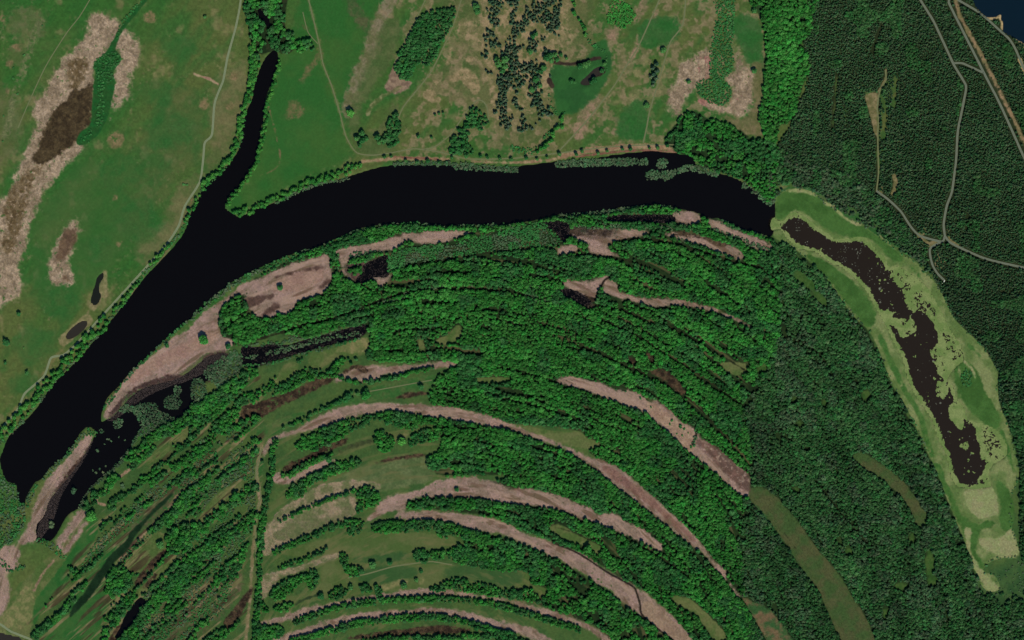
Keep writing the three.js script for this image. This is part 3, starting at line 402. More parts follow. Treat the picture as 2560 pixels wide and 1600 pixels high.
for (let j = 0; j < bumpN; j++) for (let i = 0; i < bumpN; i++) { const v = Math.round(255 * clamp(hash(i, j) * 0.45 + hash(i >> 1, j >> 1) * 0.35 + hash(i >> 3, j >> 3) * 0.2)), o = (j * bumpN + i) * 4; bumpPixels[o] = bumpPixels[o + 1] = bumpPixels[o + 2] = v; bumpPixels[o + 3] = 255; }
const bump = new THREE.DataTexture(bumpPixels, bumpN, bumpN);
bump.wrapS = bump.wrapT = THREE.RepeatWrapping; bump.magFilter = THREE.LinearFilter; bump.repeat.set((X1 - X0) / 760, (Y1 - Y0) / 760); bump.needsUpdate = true;
const landMaterial = new THREE.MeshPhysicalMaterial({ map: coverMap, color: new THREE.Color(0.74, 0.7, 0.59), roughness: 1, specularIntensity: 0.12, bumpMap: bump, bumpScale: 0.35 });
{
  const p = [], uv = [], ix = [];
  for (let j = 0; j <= GNY; j++) for (let i = 0; i <= GNX; i++) { const x = X0 + i * GRID, y = Y0 + j * GRID; p.push(wx(x), heights[j * (GNX + 1) + i], wz(y)); uv.push(...uvOf(x, y)); }
  for (let j = 0; j < GNY; j++) for (let i = 0; i < GNX; i++) { const a = j * (GNX + 1) + i, b = a + 1, c = a + GNX + 1, d = c + 1; ix.push(a, c, b, b, c, d); }
  put(shadows(new THREE.Mesh(sheet(p, uv, ix), landMaterial)), 'ground', 'flood-plain ground with meadows, woodland floor and muddy hollows', 'ground', { kind: 'structure' });
  // the country round about, out to the horizon
  const far = [], fi = [], box = [X0 + 2, Y0 + 2, X1 - 2, Y1 - 2], R = 26000;
  for (const [x, y] of [[box[0], box[1]], [box[2], box[1]], [box[2], box[3]], [box[0], box[3]]]) far.push(wx(x), 0.4, wz(y));
  for (const [x, z] of [[-R, -R], [R, -R], [R, R], [-R, R]]) far.push(x, 0.4, z);
  for (let k = 0; k < 4; k++) { const a = k, b = (k + 1) % 4; fi.push(a, b, a + 4, b, b + 4, a + 4); }
  const g = sheet(far, null, fi);
  put(shadows(new THREE.Mesh(g, new THREE.MeshStandardMaterial({ color: new THREE.Color(0.045, 0.09, 0.03), roughness: 1, side: THREE.DoubleSide }))), 'terrain', 'green country reaching to the horizon', 'terrain', { kind: 'structure' });
}
// flat sheets bounded by a field (marching squares): water bodies and floating mats
function contour(field, [a, b, c, d], cell, level, y, uvs = true) {
  const nx = Math.ceil((c - a) / cell), ny = Math.ceil((d - b) / cell), f = new Float32Array((nx + 1) * (ny + 1));
  for (let j = 0; j <= ny; j++) for (let i = 0; i <= nx; i++) f[j * (nx + 1) + i] = field(a + i * cell, b + j * cell) - level;
  const p = [], uv = [], ix = [], seen = new Map();
  const vertex = (key, x, z) => { if (!seen.has(key)) { seen.set(key, p.length / 3); p.push(wx(x), y, wz(z)); if (uvs) uv.push(...uvOf(x, z)); } return seen.get(key); };
  for (let j = 0; j < ny; j++) for (let i = 0; i < nx; i++) {
    const corners = [[i, j], [i, j + 1], [i + 1, j + 1], [i + 1, j]], v = corners.map(([q, r]) => f[r * (nx + 1) + q]);
    if (v.every((t) => t <= 0)) continue;
    const poly = [];
    for (let k = 0; k < 4; k++) {
      const [q, r] = corners[k], [s, t] = corners[(k + 1) % 4], m = v[k], n = v[(k + 1) % 4];
      if (m > 0) poly.push(vertex((r * (nx + 1) + q) * 3, a + q * cell, b + r * cell));
      if ((m > 0) !== (n > 0)) { const w = m / (m - n), key = (Math.min(r, t) * (nx + 1) + Math.min(q, s)) * 3 + (r === t ? 1 : 2); poly.push(vertex(key, a + lerp(q, s, w) * cell, b + lerp(r, t, w) * cell)); }
    }
    for (let k = 2; k < poly.length; k++) ix.push(poly[0], poly[k - 1], poly[k]);
  }
  return ix.length ? sheet(p, uvs ? uv : null, ix) : null;
}
const waterMaterial = (r, g, b, rough = 0.04) => new THREE.MeshPhysicalMaterial({ color: new THREE.Color(r, g, b), roughness: rough, ior: 1.33, specularIntensity: 0.5, bumpMap: bump, bumpScale: 0.004 });
function water(shapes, name, label, m) {
  const f = mask(shapes, 3, 4, 24), g = contour(f.at, [f.a, f.b, f.c, f.d], 6, 0.02, 0);
  put(shadows(new THREE.Mesh(g, m)), name, label, 'water', { kind: 'structure' });
}
const dark = waterMaterial(0.0026, 0.002, 0.0014), brown = waterMaterial(0.0145, 0.0098, 0.0055);
water([...lakeWater, ...sideChannel], 'lake_water', 'black still water of the long curved lake and its side arm', dark);
water(quarryWater, 'quarry_lake_water', 'blue-black water of the sandy lake at the top right corner', waterMaterial(0.003, 0.009, 0.013));
water(mereWater, 'mere_water', 'brown-black water of the weedy eastern lake', brown);
const poolLabels = { forest_pool: 'long black pool full of drowned bushes in the wood', reed_pool: 'square dark pool beside the reeds near the lake', swamp_pool: 'small black pool in the swampy wood', flooded_swale: 'narrow flooded hollow between two bush rows', alder_pool: 'dark pool at the tip of the willow thicket', south_pond: 'black pond at the bottom left between tree rows', corner_pond: 'brown pond in the bottom left corner', twin_pond: 'figure-eight pond in the western meadow', oval_pond: 'oval brown pond beside the western track', creek_pond: 'brown creek pool beside the pine heath' };
for (const [key, shape] of Object.entries(pools)) water([shape], 'pond_water', poolLabels[key], key === 'oval_pond' || key === 'creek_pond' || key === 'corner_pond' ? waterMaterial(0.022, 0.018, 0.012) : key === 'twin_pond' ? waterMaterial(0.009, 0.01, 0.006) : dark);

// ---------------------------------------------------------------- tracks
function ribbon(text, width, lift) {
  const pts = P(text).map(([x, y]) => new THREE.Vector3(x, y, 0)), curve = new THREE.CatmullRomCurve3(pts, false, 'catmullrom', 0.35), n = Math.max(4, Math.round(curve.getLength() / 4)), p = [], uv = [], ix = [];
  let run = 0, last = null;
  for (let i = 0; i <= n; i++) {
    const c = curve.getPointAt(i / n), t = curve.getTangentAt(i / n); if (last) run += c.distanceTo(last); last = c;
    for (let k = 0; k <= 4; k++) { const s = (k / 4 - 0.5) * width * (0.9 + 0.25 * noise(run / 9 + k * 50, width)), x = c.x - t.y * s, y = c.y + t.x * s; p.push(wx(x), groundAt(x, y) + lift, wz(y)); uv.push(k / 4, run / 40); }
    if (i < n) for (let k = 0; k < 4; k++) { const a = i * 5 + k; ix.push(a, a + 1, a + 5, a + 1, a + 6, a + 5); }
  }
  return sheet(p, uv, ix);
}
function trackMaterial(c1, c2, green) {
  const w = 32, h = 256, d = new Uint8Array(w * h * 4);
  for (let j = 0; j < h; j++) for (let i = 0; i < w; i++) {
    const u = (i + 0.5) / w, rut = Math.max(smooth(0.2, 0.05, Math.abs(u - 0.26)), smooth(0.2, 0.05, Math.abs(u - 0.74))), n = fbm(i / 5, j / 5 + 3), o = (j * w + i) * 4;
    for (let k = 0; k < 3; k++) d[o + k] = clamp(lerp(lerp(c1[k], green[k], clamp(0.75 - rut + (n - 0.5))), c2[k], smooth(0.5, 0.8, n) * 0.6), 0, 255);
    d[o + 3] = 255;
  }
  const t = new THREE.DataTexture(d, w, h); t.colorSpace = THREE.SRGBColorSpace; t.wrapS = t.wrapT = THREE.RepeatWrapping; t.magFilter = THREE.LinearFilter; t.needsUpdate = true;
  return new THREE.MeshPhysicalMaterial({ map: t, color: new THREE.Color(0.74, 0.74, 0.72), roughness: 1, specularIntensity: 0.15 });
}
const meadowTrack = trackMaterial([128, 132, 98], [116, 124, 88], [100, 112, 72]), woodTrack = trackMaterial([112, 114, 94], [100, 104, 84], [86, 94, 70]), trailMaterial = trackMaterial([116, 114, 78], [102, 106, 68], [88, 98, 56]);
const trackLabels = { west: 'pale track along the western lake bank', north_wood: 'pale track running down through the dark wood', west_wood: 'pale track curving west from the forest junction', jetty_path: 'short track from the junction to the lake-side jetty', east_wood: 'pale track leaving the junction to the right edge', corridor: 'straight diagonal track through the dark wood', connector: 'short link between the two forest tracks', quarry: 'sandy track skirting the corner lake', south_corner: 'pale track at the bottom left corner' };
for (const [key, [text, width]] of Object.entries(tracks)) put(shadows(new THREE.Mesh(ribbon(text, width, 0.12), key === 'west' || key === 'south_corner' ? meadowTrack : woodTrack)), 'dirt_road', trackLabels[key], 'road', { kind: 'structure' });
const trailLabels = { meadow: 'footpath across the bright meadow and along the shore', hollow: 'winding footpath through the eastern meadow', heath: 'trail on the dry strip beside the heath', copse: 'faint trail beside the oval copse', copse_east: 'pale trail on the right side of the copse', loop: 'looping trail by the crescent copse', west_field: 'faint wheel mark in the far western meadow', fork: 'faint branch of the meadow path', strip: 'faint trail on the green strip in the wood', south_meadow: 'faint trail across the southern meadow', belt: 'trail beside the north-south tree belt', ride: 'sandy ride in the dark wood' };
for (const [key, [text, width]] of Object.entries(trails)) put(shadows(new THREE.Mesh(ribbon(text, width, 0.08), trailMaterial)), 'path', trailLabels[key], 'path', { kind: 'structure' });

// ---------------------------------------------------------------- where no tree stands
const CM = 2, MW = Math.ceil((X1 - X0) / CM), MH = Math.ceil((Y1 - Y0) / CM), open = new Uint8Array(MW * MH);
function forbid(shapes, level = 0.45, grow = 0) {
  const m = mask(shapes, CM, 2 + grow);
  const i0 = Math.floor((m.a - X0) / CM), j0 = Math.floor((m.b - Y0) / CM);
  for (let j = 0; j < m.h; j++) for (let i = 0; i < m.w; i++) if (m.m[j * m.w + i] > level && i + i0 >= 0 && i + i0 < MW && j + j0 >= 0 && j + j0 < MH) open[(j + j0) * MW + i + i0] = 1;
}
forbid([...lakeWater, ...sideChannel, ...quarryWater, ...mereWater]);
forbid(Object.values(pools));
forbid([...Object.values(reedBeds), ...clearings, ...swales, ...marsh, wetGrass, ...wetBrown, ...leftOvers]);
forbid([line('655,1115 642,1180 650,1250 640,1300 632,1380 626,1480 614,1610', 9)]);
forbid([...wetShadeLines, ...scrubPatches, ...glades]);
forbid(Object.values(tracks).map(([t, w]) => line(t, w + 5)));
forbid([line(trails.ride[0], 8), ring('2164,235 2195,235 2196,270 2194,330 2202,355 2185,330 2175,290 2168,265'), line('2240,195 2234,268', 7), line('2205,240 2215,275', 6), line('2212,285 2210,345', 9), line('2385,-20 2400,40 2430,95 2470,170 2500,230 2540,310 2575,390', 12), line('2440,0 2450,20 2475,44 2500,40 2508,70', 12), line('2092,185 2086,260 2082,320', 6), line('2235,440 2240,455 2232,485', 10), line('2205,60 2190,100 2180,130', 6), ring('2300,590 2320,588 2345,606 2325,612')]);
const isOpen = (x, y) => { const i = Math.floor((x - X0) / CM), j = Math.floor((y - Y0) / CM); return i < 0 || j < 0 || i >= MW || j >= MH || open[j * MW + i] === 1; };

// ---------------------------------------------------------------- plants: crowns of many leaf sprays round a lumpy heart
const V = (x, y, z) => new THREE.Vector3(x, y, z);
function crownGeometry(kind, s) {
  seed(s);
  const lumps = [];
  if (kind === 'leafy') { lumps.push([0, 0.62, 0, 0.55]); for (let i = 0; i < 8; i++) { const a = i / 8 * 6.283 + rr(-0.4, 0.4), d = rr(0.42, 0.66); lumps.push([Math.cos(a) * d, rr(0.3, 0.62), Math.sin(a) * d, rr(0.3, 0.42)]); } for (let i = 0; i < 4; i++) { const a = rr(0, 6.283), d = rr(0.15, 0.4); lumps.push([Math.cos(a) * d, rr(0.78, 0.95), Math.sin(a) * d, rr(0.26, 0.36)]); } }
  if (kind === 'pine') { for (let k = 0; k < 4; k++) { const n = 5 - k, y = 0.3 + k * 0.2; for (let i = 0; i < n; i++) { const a = i / n * 6.283 + rr(-0.4, 0.4) + k, d = (0.62 - k * 0.17) * rr(0.85, 1.15); lumps.push([Math.cos(a) * d, y + rr(-0.06, 0.06), Math.sin(a) * d, rr(0.28, 0.38) * (1 - k * 0.1)]); } } }
  if (kind === 'bush') { for (let i = 0; i < 9; i++) { const a = rr(0, 6.283), d = Math.sqrt(rnd()) * 0.7; lumps.push([Math.cos(a) * d, rr(0.35, 0.7), Math.sin(a) * d, rr(0.26, 0.42)]); } }
  if (kind === 'leafy') for (const l of lumps) { l[1] = 0.5 + 0.5 * l[1]; }
  const squash = kind === 'leafy' ? 0.6 : 0.85, parts = [];
  const tint = (g, c) => { const n = g.attributes.position.count, a = new Float32Array(n * 3); for (let i = 0; i < n; i++) a.set(c, i * 3); g.setAttribute('color', new THREE.BufferAttribute(a, 3)); return g; };
  for (const [x, y, z, r] of lumps) {
    const g = new THREE.IcosahedronGeometry(r * 0.86, 1), p = g.attributes.position, k = s * 31 + Math.round(x * 90);
    for (let i = 0; i < p.count; i++) { const f = 0.82 + 0.36 * hash(Math.round(p.getX(i) * 60) + k, Math.round(p.getY(i) * 60) * 7 + Math.round(p.getZ(i) * 60)); p.setXYZ(i, p.getX(i) * f, p.getY(i) * f * squash, p.getZ(i) * f); }
    g.deleteAttribute('uv'); g.translate(x, y, z); g.computeVertexNormals();
    const w = rr(0.86, 1.08); parts.push(tint(g, [w, w * rr(0.92, 1.05), w]));
    const pos = [], col = [];
    for (let q = 0; q < 22; q++) {
      const n = V(rr(-1, 1), rr(-0.35, 1), rr(-1, 1)).normalize(), c = V(x, y, z).add(V(n.x, n.y * squash / 0.85, n.z).multiplyScalar(r * rr(0.85, 1.12))), t = V(rr(-1, 1), rr(-1, 1), rr(-1, 1)).cross(n).normalize(), b = n.clone().cross(t).addScaledVector(n, rr(-0.5, 0.5)).normalize(), e = rr(0.08, 0.17), wv = rr(0.84, 1.16);
      const A = c.clone().addScaledVector(t, -e), B = c.clone().addScaledVector(b, -e * 0.7), C = c.clone().addScaledVector(t, e), D = c.clone().addScaledVector(b, e * 0.7).addScaledVector(n, e * 0.5);
      for (const v of [A, B, C, A, C, D]) { pos.push(v.x, v.y, v.z); col.push(wv, wv * (0.95 + 0.1 * hash(q, s)), wv); }
    }
    const l = new THREE.BufferGeometry(); l.setAttribute('position', new THREE.Float32BufferAttribute(pos, 3)); l.setAttribute('color', new THREE.Float32BufferAttribute(col, 3)); l.computeVertexNormals(); parts.push(l);
  }
  return mergeGeometries(parts.map((g) => g.index ? g.toNonIndexed() : g));
}
function trunkGeometry(tall) {
  const g = [new THREE.CylinderGeometry(0.045, 0.085, tall, 7, 1)]; g[0].translate(0, tall / 2, 0);
  for (let i = 0; i < 4; i++) { const l = new THREE.CylinderGeometry(0.016, 0.035, 0.5, 5, 1); l.translate(0, 0.25, 0); l.rotateZ(0.8); l.rotateY(i * 1.7 + 0.4); l.translate(0, tall * (0.55 + 0.1 * i), 0); g.push(l); }
  const m = mergeGeometries(g.map((q) => q.toNonIndexed())); m.deleteAttribute('uv'); return m;
}
const CROWN = { leafy: [crownGeometry('leafy', 11), crownGeometry('leafy', 23), crownGeometry('leafy', 37)], pine: [crownGeometry('pine', 5), crownGeometry('pine', 17)], bush: [crownGeometry('bush', 3), crownGeometry('bush', 29)] };
const TRUNK = { leafy: trunkGeometry(0.9), pine: trunkGeometry(1.0), bush: trunkGeometry(0.4) };
const barkTint = [0.9, 0.35, 1.2];
const WHOLE = Object.fromEntries(Object.entries(CROWN).map(([kind, list]) => [kind, list.map((g) => { const t = TRUNK[kind].clone(), n = t.attributes.position.count, a = new Float32Array(n * 3); for (let i = 0; i < n; i++) a.set(barkTint, i * 3); t.setAttribute('color', new THREE.BufferAttribute(a, 3)); return mergeGeometries([g, t]); })]));
const leafMaterial = new THREE.MeshPhysicalMaterial({ color: 0xffffff, vertexColors: true, roughness: 0.9, specularIntensity: 0.25, side: THREE.DoubleSide });
const barkMaterial = new THREE.MeshStandardMaterial({ color: new THREE.Color(0.09, 0.07, 0.05), roughness: 1 });
// leaf colours (linear): fresh broadleaf, dull mixed wood, pine, grey willow
const LEAF = { fresh: [0.044, 0.205, 0.029], lush: [0.038, 0.15, 0.032], dull: [0.05, 0.142, 0.036], pine: [0.066, 0.138, 0.048], willow: [0.07, 0.125, 0.048], sage: [0.05, 0.09, 0.036], heathpine: [0.075, 0.14, 0.064] };
const tintOf = (leaf, spread = 0.3) => { const c = LEAF[leaf], k = 1 + rr(-spread, spread), w = rr(-0.4, 0.4) + (rnd() < 0.06 ? 0.35 : 0); return new THREE.Color(c[0] * k * (1 + w * 0.9), c[1] * k, c[2] * k * (1 + w * 0.4)); };
const dummy = new THREE.Object3D();
function place(x, y, r, kind, base) {
  const h = kind === 'bush' ? r * rr(0.9, 1.2) : kind === 'pine' ? r * rr(2.1, 2.7) : 3.2 + r * rr(1.3, 1.6);
  dummy.position.set(wx(x), Math.max(groundAt(x, y), base ?? -0.1) - 0.05, wz(y)); dummy.rotation.set(0, rr(0, 6.283), 0); dummy.scale.set(r * rr(0.9, 1.1), h, r * rr(0.9, 1.1)); dummy.updateMatrix();
}
// a wood that reads as one mass
function wood(name, label, shapes, { kind = 'leafy', spacing = 8, r = [4, 6], leaf = 'fresh', keep = 1, gaps = 0, gapScale = 26, along = 0, stretch = 1, inWater = false, ignoreOpen = false, polar = 0, arcs = false, s = 1, mix = null, spread = 0.3, pad = 0.5, feather = 2 }) {
  seed(s * 7919 + 3);
  const list = Array.isArray(shapes) ? shapes : [shapes], m = mask(list, 2, feather), ca = Math.cos(along), sa = Math.sin(along), groups = [[], [], []];
  for (let y = m.b; y < m.d; y += spacing) for (let x = m.a; x < m.c; x += spacing) {
    const px = x + rr(-0.48, 0.48) * spacing + ((Math.round(y / spacing) & 1) ? spacing / 2 : 0), py = y + rr(-0.48, 0.48) * spacing, q = rnd(), size = rr(r[0], r[1]), pick = rnd();
    if (m.at(px, py) < 0.08 || m.at(px, py) + (feather > 4 ? (fbm(px / 14, py / 14) - 0.5) * 1.4 : 0) < 0.5 || q > keep) continue;
    if (!ignoreOpen && (isOpen(px, py) || isOpen(px, py - size * pad) || isOpen(px, py + size * pad) || isOpen(px + size * pad, py) || isOpen(px - size * pad, py))) continue;
    if (gaps && fbm((px * ca + py * sa) / (gapScale * stretch) + s * 13, (-px * sa + py * ca) / gapScale) < gaps) continue;
    if (polar && fbm(Math.atan2(py - 1790, px - 1100) * 9 + s, Math.hypot(px - 1100, py - 1790) / 9.5) < polar) continue;
    const patch = fbm(px / 75 + s, py / 75), big = size * (0.72 + 0.56 * patch) * (q < keep * 0.12 ? 1.35 : 1), far = Math.hypot(px - 1100, py - 1790), stand = arcs ? 0.3 + 1.38 * (0.65 * fbm(Math.atan2(py - 1790, px - 1100) * 7 + s, far / 17) + 0.35 * fbm(px / 42 - 40, py / 42)) : 0.66 + 0.68 * fbm(px / 42 - 40, py / 42 + s * 3);
    const species = mix && noise(px / mix.scale + 300, py / mix.scale) > mix.level ? mix : { kind, leaf };
    place(px, py, big * (species.size ?? 1), species.kind ?? kind, inWater ? -0.3 : undefined);
    groups[0].push([dummy.matrix.clone(), tintOf(species.leaf, spread).multiplyScalar(stand), pick, species.kind ?? kind]);
  }
  const root = new THREE.Group();
  const by = new Map();
  for (const it of groups[0]) { const v = WHOLE[it[3]], key = it[3] + Math.floor(it[2] * v.length); if (!by.has(key)) by.set(key, []); by.get(key).push(it); }
  for (const [key, items] of by) {
    const k = key.replace(/\d/, ''), g = WHOLE[k][Number(key.slice(-1))], im = new THREE.InstancedMesh(g, leafMaterial, items.length);
    items.forEach(([mat, col], i) => { im.setMatrixAt(i, mat); im.setColorAt(i, col); });
    im.name = k === 'bush' ? 'bushes' : 'trees'; im.userData.kind = 'stuff'; shadows(im); root.add(im);
  }
  put(root, name, label, name.includes('scrub') || name.includes('thicket') ? 'scrub' : 'wood', { kind: 'stuff' });
  total += groups[0].length;
}
let total = 0;
// one tree that can be told apart: trunk and crown
const tintMaterials = {};
function crownMaterial(leaf, v) {
  const key = leaf + v;
  if (!tintMaterials[key]) { const c = LEAF[leaf], k = [0.78, 0.95, 1.1, 1.28][v]; tintMaterials[key] = new THREE.MeshPhysicalMaterial({ specularIntensity: 0.25, color: new THREE.Color(c[0] * k * (1 + 0.2 * (v - 1)), c[1] * k, c[2] * k), vertexColors: true, roughness: 0.9, side: THREE.DoubleSide }); }
  return tintMaterials[key];
}
function tree(name, label, group, x, y, r, { kind = 'leafy', leaf = 'fresh', category = kind === 'bush' ? 'bush' : 'tree', h } = {}) {
  const o = new THREE.Group(), list = CROWN[kind], high = h ?? (kind === 'bush' ? r * rr(0.9, 1.15) : kind === 'pine' ? r * rr(2.4, 3) : 3 + r * rr(1.3, 1.6));
  o.position.set(wx(x), Math.max(groundAt(x, y), -0.2) - 0.03, wz(y)); o.rotation.y = rr(0, 6.283);
  const crown = shadows(new THREE.Mesh(list[Math.floor(rnd() * list.length)], crownMaterial(leaf, Math.floor(rnd() * 4)))); crown.name = 'crown'; crown.scale.set(r, high, r * rr(0.9, 1.1));
  const trunk = shadows(new THREE.Mesh(TRUNK[kind], barkMaterial)); trunk.name = 'trunk'; trunk.scale.set(r, high, r);
  o.add(trunk, crown);
  put(o, name, label, category, group ? { group } : {});
  return o;
}
// rows of single trees along a bank
function row(name, label, group, text, step, r, across, options = {}) {
  const pts = P(text).map(([x, y]) => new THREE.Vector3(x, y, 0)), curve = new THREE.CatmullRomCurve3(pts, false, 'catmullrom', 0.4), n = Math.round(curve.getLength() / step);
  for (let i = 0; i < n; i++) {
    const u = (i + rr(0.2, 0.8)) / n, c = curve.getPointAt(u), t = curve.getTangentAt(u), s = rr(-across, across), x = c.x - t.y * s, y = c.y + t.x * s;
    if (x < -20 || y < -20 || x > 2580 || y > 1620 || (options.gap && noise(i / 4 + step, r[0]) < options.gap)) continue;
    tree(name, label, group, x, y, rr(r[0], r[1]), options);
  }
}

// ---- woods
const bend = -0.25;
wood('broadleaf_wood', 'bright green broadleaf wood filling the inside of the bend', broadleafEast, { spacing: 5.3, r: [2.8, 5.4], leaf: 'fresh', gaps: 0.18, polar: 0.35, arcs: true, s: 2, mix: { scale: 34, level: 0.62, leaf: 'lush' } });
wood('broadleaf_wood', 'broadleaf wood between the curved reed strips of the bend', broadleafMiddle, { spacing: 5.3, r: [2.8, 5.4], leaf: 'fresh', gaps: 0.2, polar: 0.35, arcs: true, s: 3, mix: { scale: 30, level: 0.55, leaf: 'lush' } });
wood('broadleaf_wood', 'open broadleaf wood below the ditched reed strip', broadleafSouth, { spacing: 6, r: [3, 5.4], leaf: 'fresh', gaps: 0.38, gapScale: 22, polar: 0.32, arcs: true, s: 4, mix: { scale: 26, level: 0.5, leaf: 'lush' } });
const southBands = [line('800,1078 870,1055 945,1040 985,1033 1024,1041', 12), ring('740,1122 760,1092 830,1074 900,1060 920,1050 925,1062 870,1084 850,1097 800,1122 770,1127'), ring('935,1090 950,1075 975,1085 985,1105 980,1125 955,1132 942,1115'), ring('1020,1100 1035,1085 1090,1068 1096,1095 1060,1108 1030,1115'), ring('925,1042 1000,1037 1052,1050 1035,1075 1000,1070 960,1055'),
  ring('890,1270 895,1250 890,1240 910,1216 930,1215 945,1230 950,1250 940,1265 910,1275 895,1282'), line('690,1306 740,1284 800,1257 860,1237 900,1222', 8), ring('712,1240 727,1216 750,1202 800,1176 840,1158 870,1150 900,1148 904,1156 880,1172 820,1195 776,1212 760,1238 727,1245'), ring('704,1190 740,1168 770,1152 800,1138 832,1131 825,1146 790,1157 770,1168 745,1182 730,1195'),
  line('690,1380 740,1357 790,1336 840,1314 880,1306 905,1310', 15), line('700,1420 760,1399 800,1381 820,1372', 11), ring('868,1332 885,1314 905,1306 902,1330 880,1339'), ring('928,1314 945,1306 975,1301 1022,1306 1025,1325 1000,1332 970,1330 945,1338 932,1328'), ring('1022,1306 1060,1299 1120,1306 1180,1326 1250,1346 1252,1362 1180,1352 1130,1336 1120,1347 1095,1342 1085,1326 1040,1326'),
  ring('1118,1382 1145,1366 1200,1378 1250,1396 1290,1410 1290,1428 1220,1424 1160,1412 1125,1400'), ring('1034,1376 1068,1378 1070,1403 1040,1402'), ring('1080,1378 1108,1378 1112,1395 1085,1398'), ring('848,1387 865,1379 872,1396 872,1412 900,1416 905,1431 890,1441 872,1438 860,1420 850,1402'), ring('672,1492 690,1466 720,1447 740,1441 770,1431 790,1421 798,1440 790,1466 775,1476 765,1452 745,1462 730,1481 700,1500 680,1498'),
  ring('822,1481 835,1469 865,1470 868,1486 845,1500 825,1498'), ring('898,1466 915,1459 930,1470 925,1482 905,1483'), ring('936,1461 950,1466 957,1481 945,1492 938,1480'), ring('655,1511 665,1508 673,1526 660,1535'), ring('685,1516 700,1511 735,1508 735,1520 700,1530 687,1526'), line('740,1554 800,1533 860,1516 930,1504 985,1499 1060,1497 1140,1499 1250,1514 1350,1544 1450,1574', 15), line('730,1603 800,1584 880,1563 960,1549 1040,1543 1110,1545 1170,1557 1230,1575 1290,1594 1320,1612', 17),
  ring('645,1566 680,1562 710,1573 705,1590 650,1602'), ring('1075,1472 1110,1457 1125,1447 1165,1447 1170,1461 1200,1457 1240,1467 1300,1487 1300,1500 1220,1490 1140,1475 1090,1479'), line('910,1603 1000,1594 1100,1596 1200,1590 1280,1604', 12), line('690,1100 682,1130 681,1170 676,1200 670,1232 662,1280 655,1330 650,1380 650,1420 648,1480 642,1540 638,1610', 15), line('885,995 820,1018 770,1040 735,1062', 8), line('760,948 830,940 900,958 1000,940 1080,920', 9)];
wood('broadleaf_wood', 'thin curved rows of trees between the southern meadows and reed strips', southBands, { spacing: 5.6, r: [2.8, 5], leaf: 'fresh', ignoreOpen: true, keep: 0.95, s: 5, mix: { scale: 22, level: 0.5, leaf: 'lush' } });
wood('broadleaf_wood', 'slanting bands of trees below the side arm at lower left', ring('60,1640 70,1590 130,1490 200,1400 215,1330 205,1275 270,1185 340,1110 400,1070 490,1018 560,962 640,922 760,893 900,842 920,868 845,935 790,950 700,990 620,1030 640,1060 665,1095 650,1200 640,1300 612,1400 590,1500 575,1640'), { spacing: 5.6, r: [2.8, 5], leaf: 'fresh', gaps: 0.565, gapScale: 15, along: -0.72, stretch: 8, s: 6, mix: { scale: 20, level: 0.5, leaf: 'lush' } });
wood('broadleaf_wood', 'lush tree rows on the ridges at lower left', [line('490,1012 440,1067 400,1087 350,1117 322,1147', 18), line('640,927 600,952 560,987 520,1012 470,1042 430,1077', 26), line('290,1195 264,1220 236,1246 216,1268', 22), line('300,1238 285,1256 275,1272', 16), line('466,1262 440,1280 412,1306', 14), line('530,1200 490,1225 455,1250', 14), ring('415,1340 440,1315 500,1303 520,1315 500,1345 470,1375 440,1392 420,1372'), line('520,1302 560,1272 600,1242 640,1217', 20), line('545,1372 580,1342 620,1312 642,1292', 22), line('440,1452 470,1412 500,1387 530,1372', 30), ring('282,1418 300,1415 320,1425 328,1440 320,1470 300,1490 275,1490 262,1470'), line('215,1457 190,1482 165,1522 140,1547 110,1572 85,1597', 13), line('176,1420 196,1445', 14), line('640,1130 600,1160 560,1190', 16), line('500,1120 460,1150 420,1180 380,1205', 18), line('560,1080 600,1060 640,1045', 16), line('480,1600 500,1570 520,1550', 14), line('380,1500 410,1480 420,1500', 12), line('290,1560 310,1530', 10), line('540,1150 500,1180 470,1190', 12)], { spacing: 6.4, r: [3.6, 6], leaf: 'fresh', ignoreOpen: true, keep: 0.92, s: 31, feather: 8, mix: { scale: 18, level: 0.52, leaf: 'lush' } });
wood('willow_scrub', 'low grey-green scrub among the lower left tree bands', [ring('280,1400 330,1300 400,1215 470,1130 560,1060 630,1080 640,1250 600,1400 560,1520 480,1600 330,1640 260,1600 320,1500'), line('400,1215 350,1260 300,1310 260,1350 235,1390 215,1420', 28)], { kind: 'bush', spacing: 5, r: [2, 3.6], leaf: 'willow', mix: { scale: 14, level: 0.5, leaf: 'lush', kind: 'bush' }, gaps: 0.4, gapScale: 20, along: -0.72, stretch: 4, s: 7, keep: 0.8 });
wood('broadleaf_wood', 'bright leafy wood strip along the left edge of the dark wood', [ring('1905,-60 2054,-60 2028,40 2028,74 2004,111 2026,160 2018,185 1999,238 1978,299 1948,317 1940,362 1912,340 1897,291 1906,240 1912,159 1911,80'), ring('1868,-40 1910,-40 1905,10 1880,16')], { spacing: 6.4, r: [3.6, 6], leaf: 'fresh', gaps: 0.24, s: 8 });
wood('broadleaf_wood', 'wood above the right end of the lake', [ring('1693,300 1724,279 1740,291 1769,296 1809,307 1843,323 1862,344 1888,352 1920,350 1945,365 1942,420 1938,480 1920,503 1857,452 1780,428 1735,402 1700,386 1662,352 1690,322')], { spacing: 5.8, r: [3, 5.2], leaf: 'lush', gaps: 0.38, gapScale: 20, s: 9, mix: { scale: 26, level: 0.5, leaf: 'fresh' } });
wood('broadleaf_wood', 'small wood round the head of the narrow lake arm', [line('618,0 630,50 640,100 640,150 634,200', 24), ring('615,-60 700,-60 705,10 712,50 702,62 735,86 728,116 702,132 690,126 664,112 640,122 628,70'), blob(759, 118, 30, 17), blob(708, 105, 26, 26)], { spacing: 7.5, r: [4, 6.4], leaf: 'lush', gaps: 0.34, s: 10, mix: { scale: 20, level: 0.55, leaf: 'fresh' } });
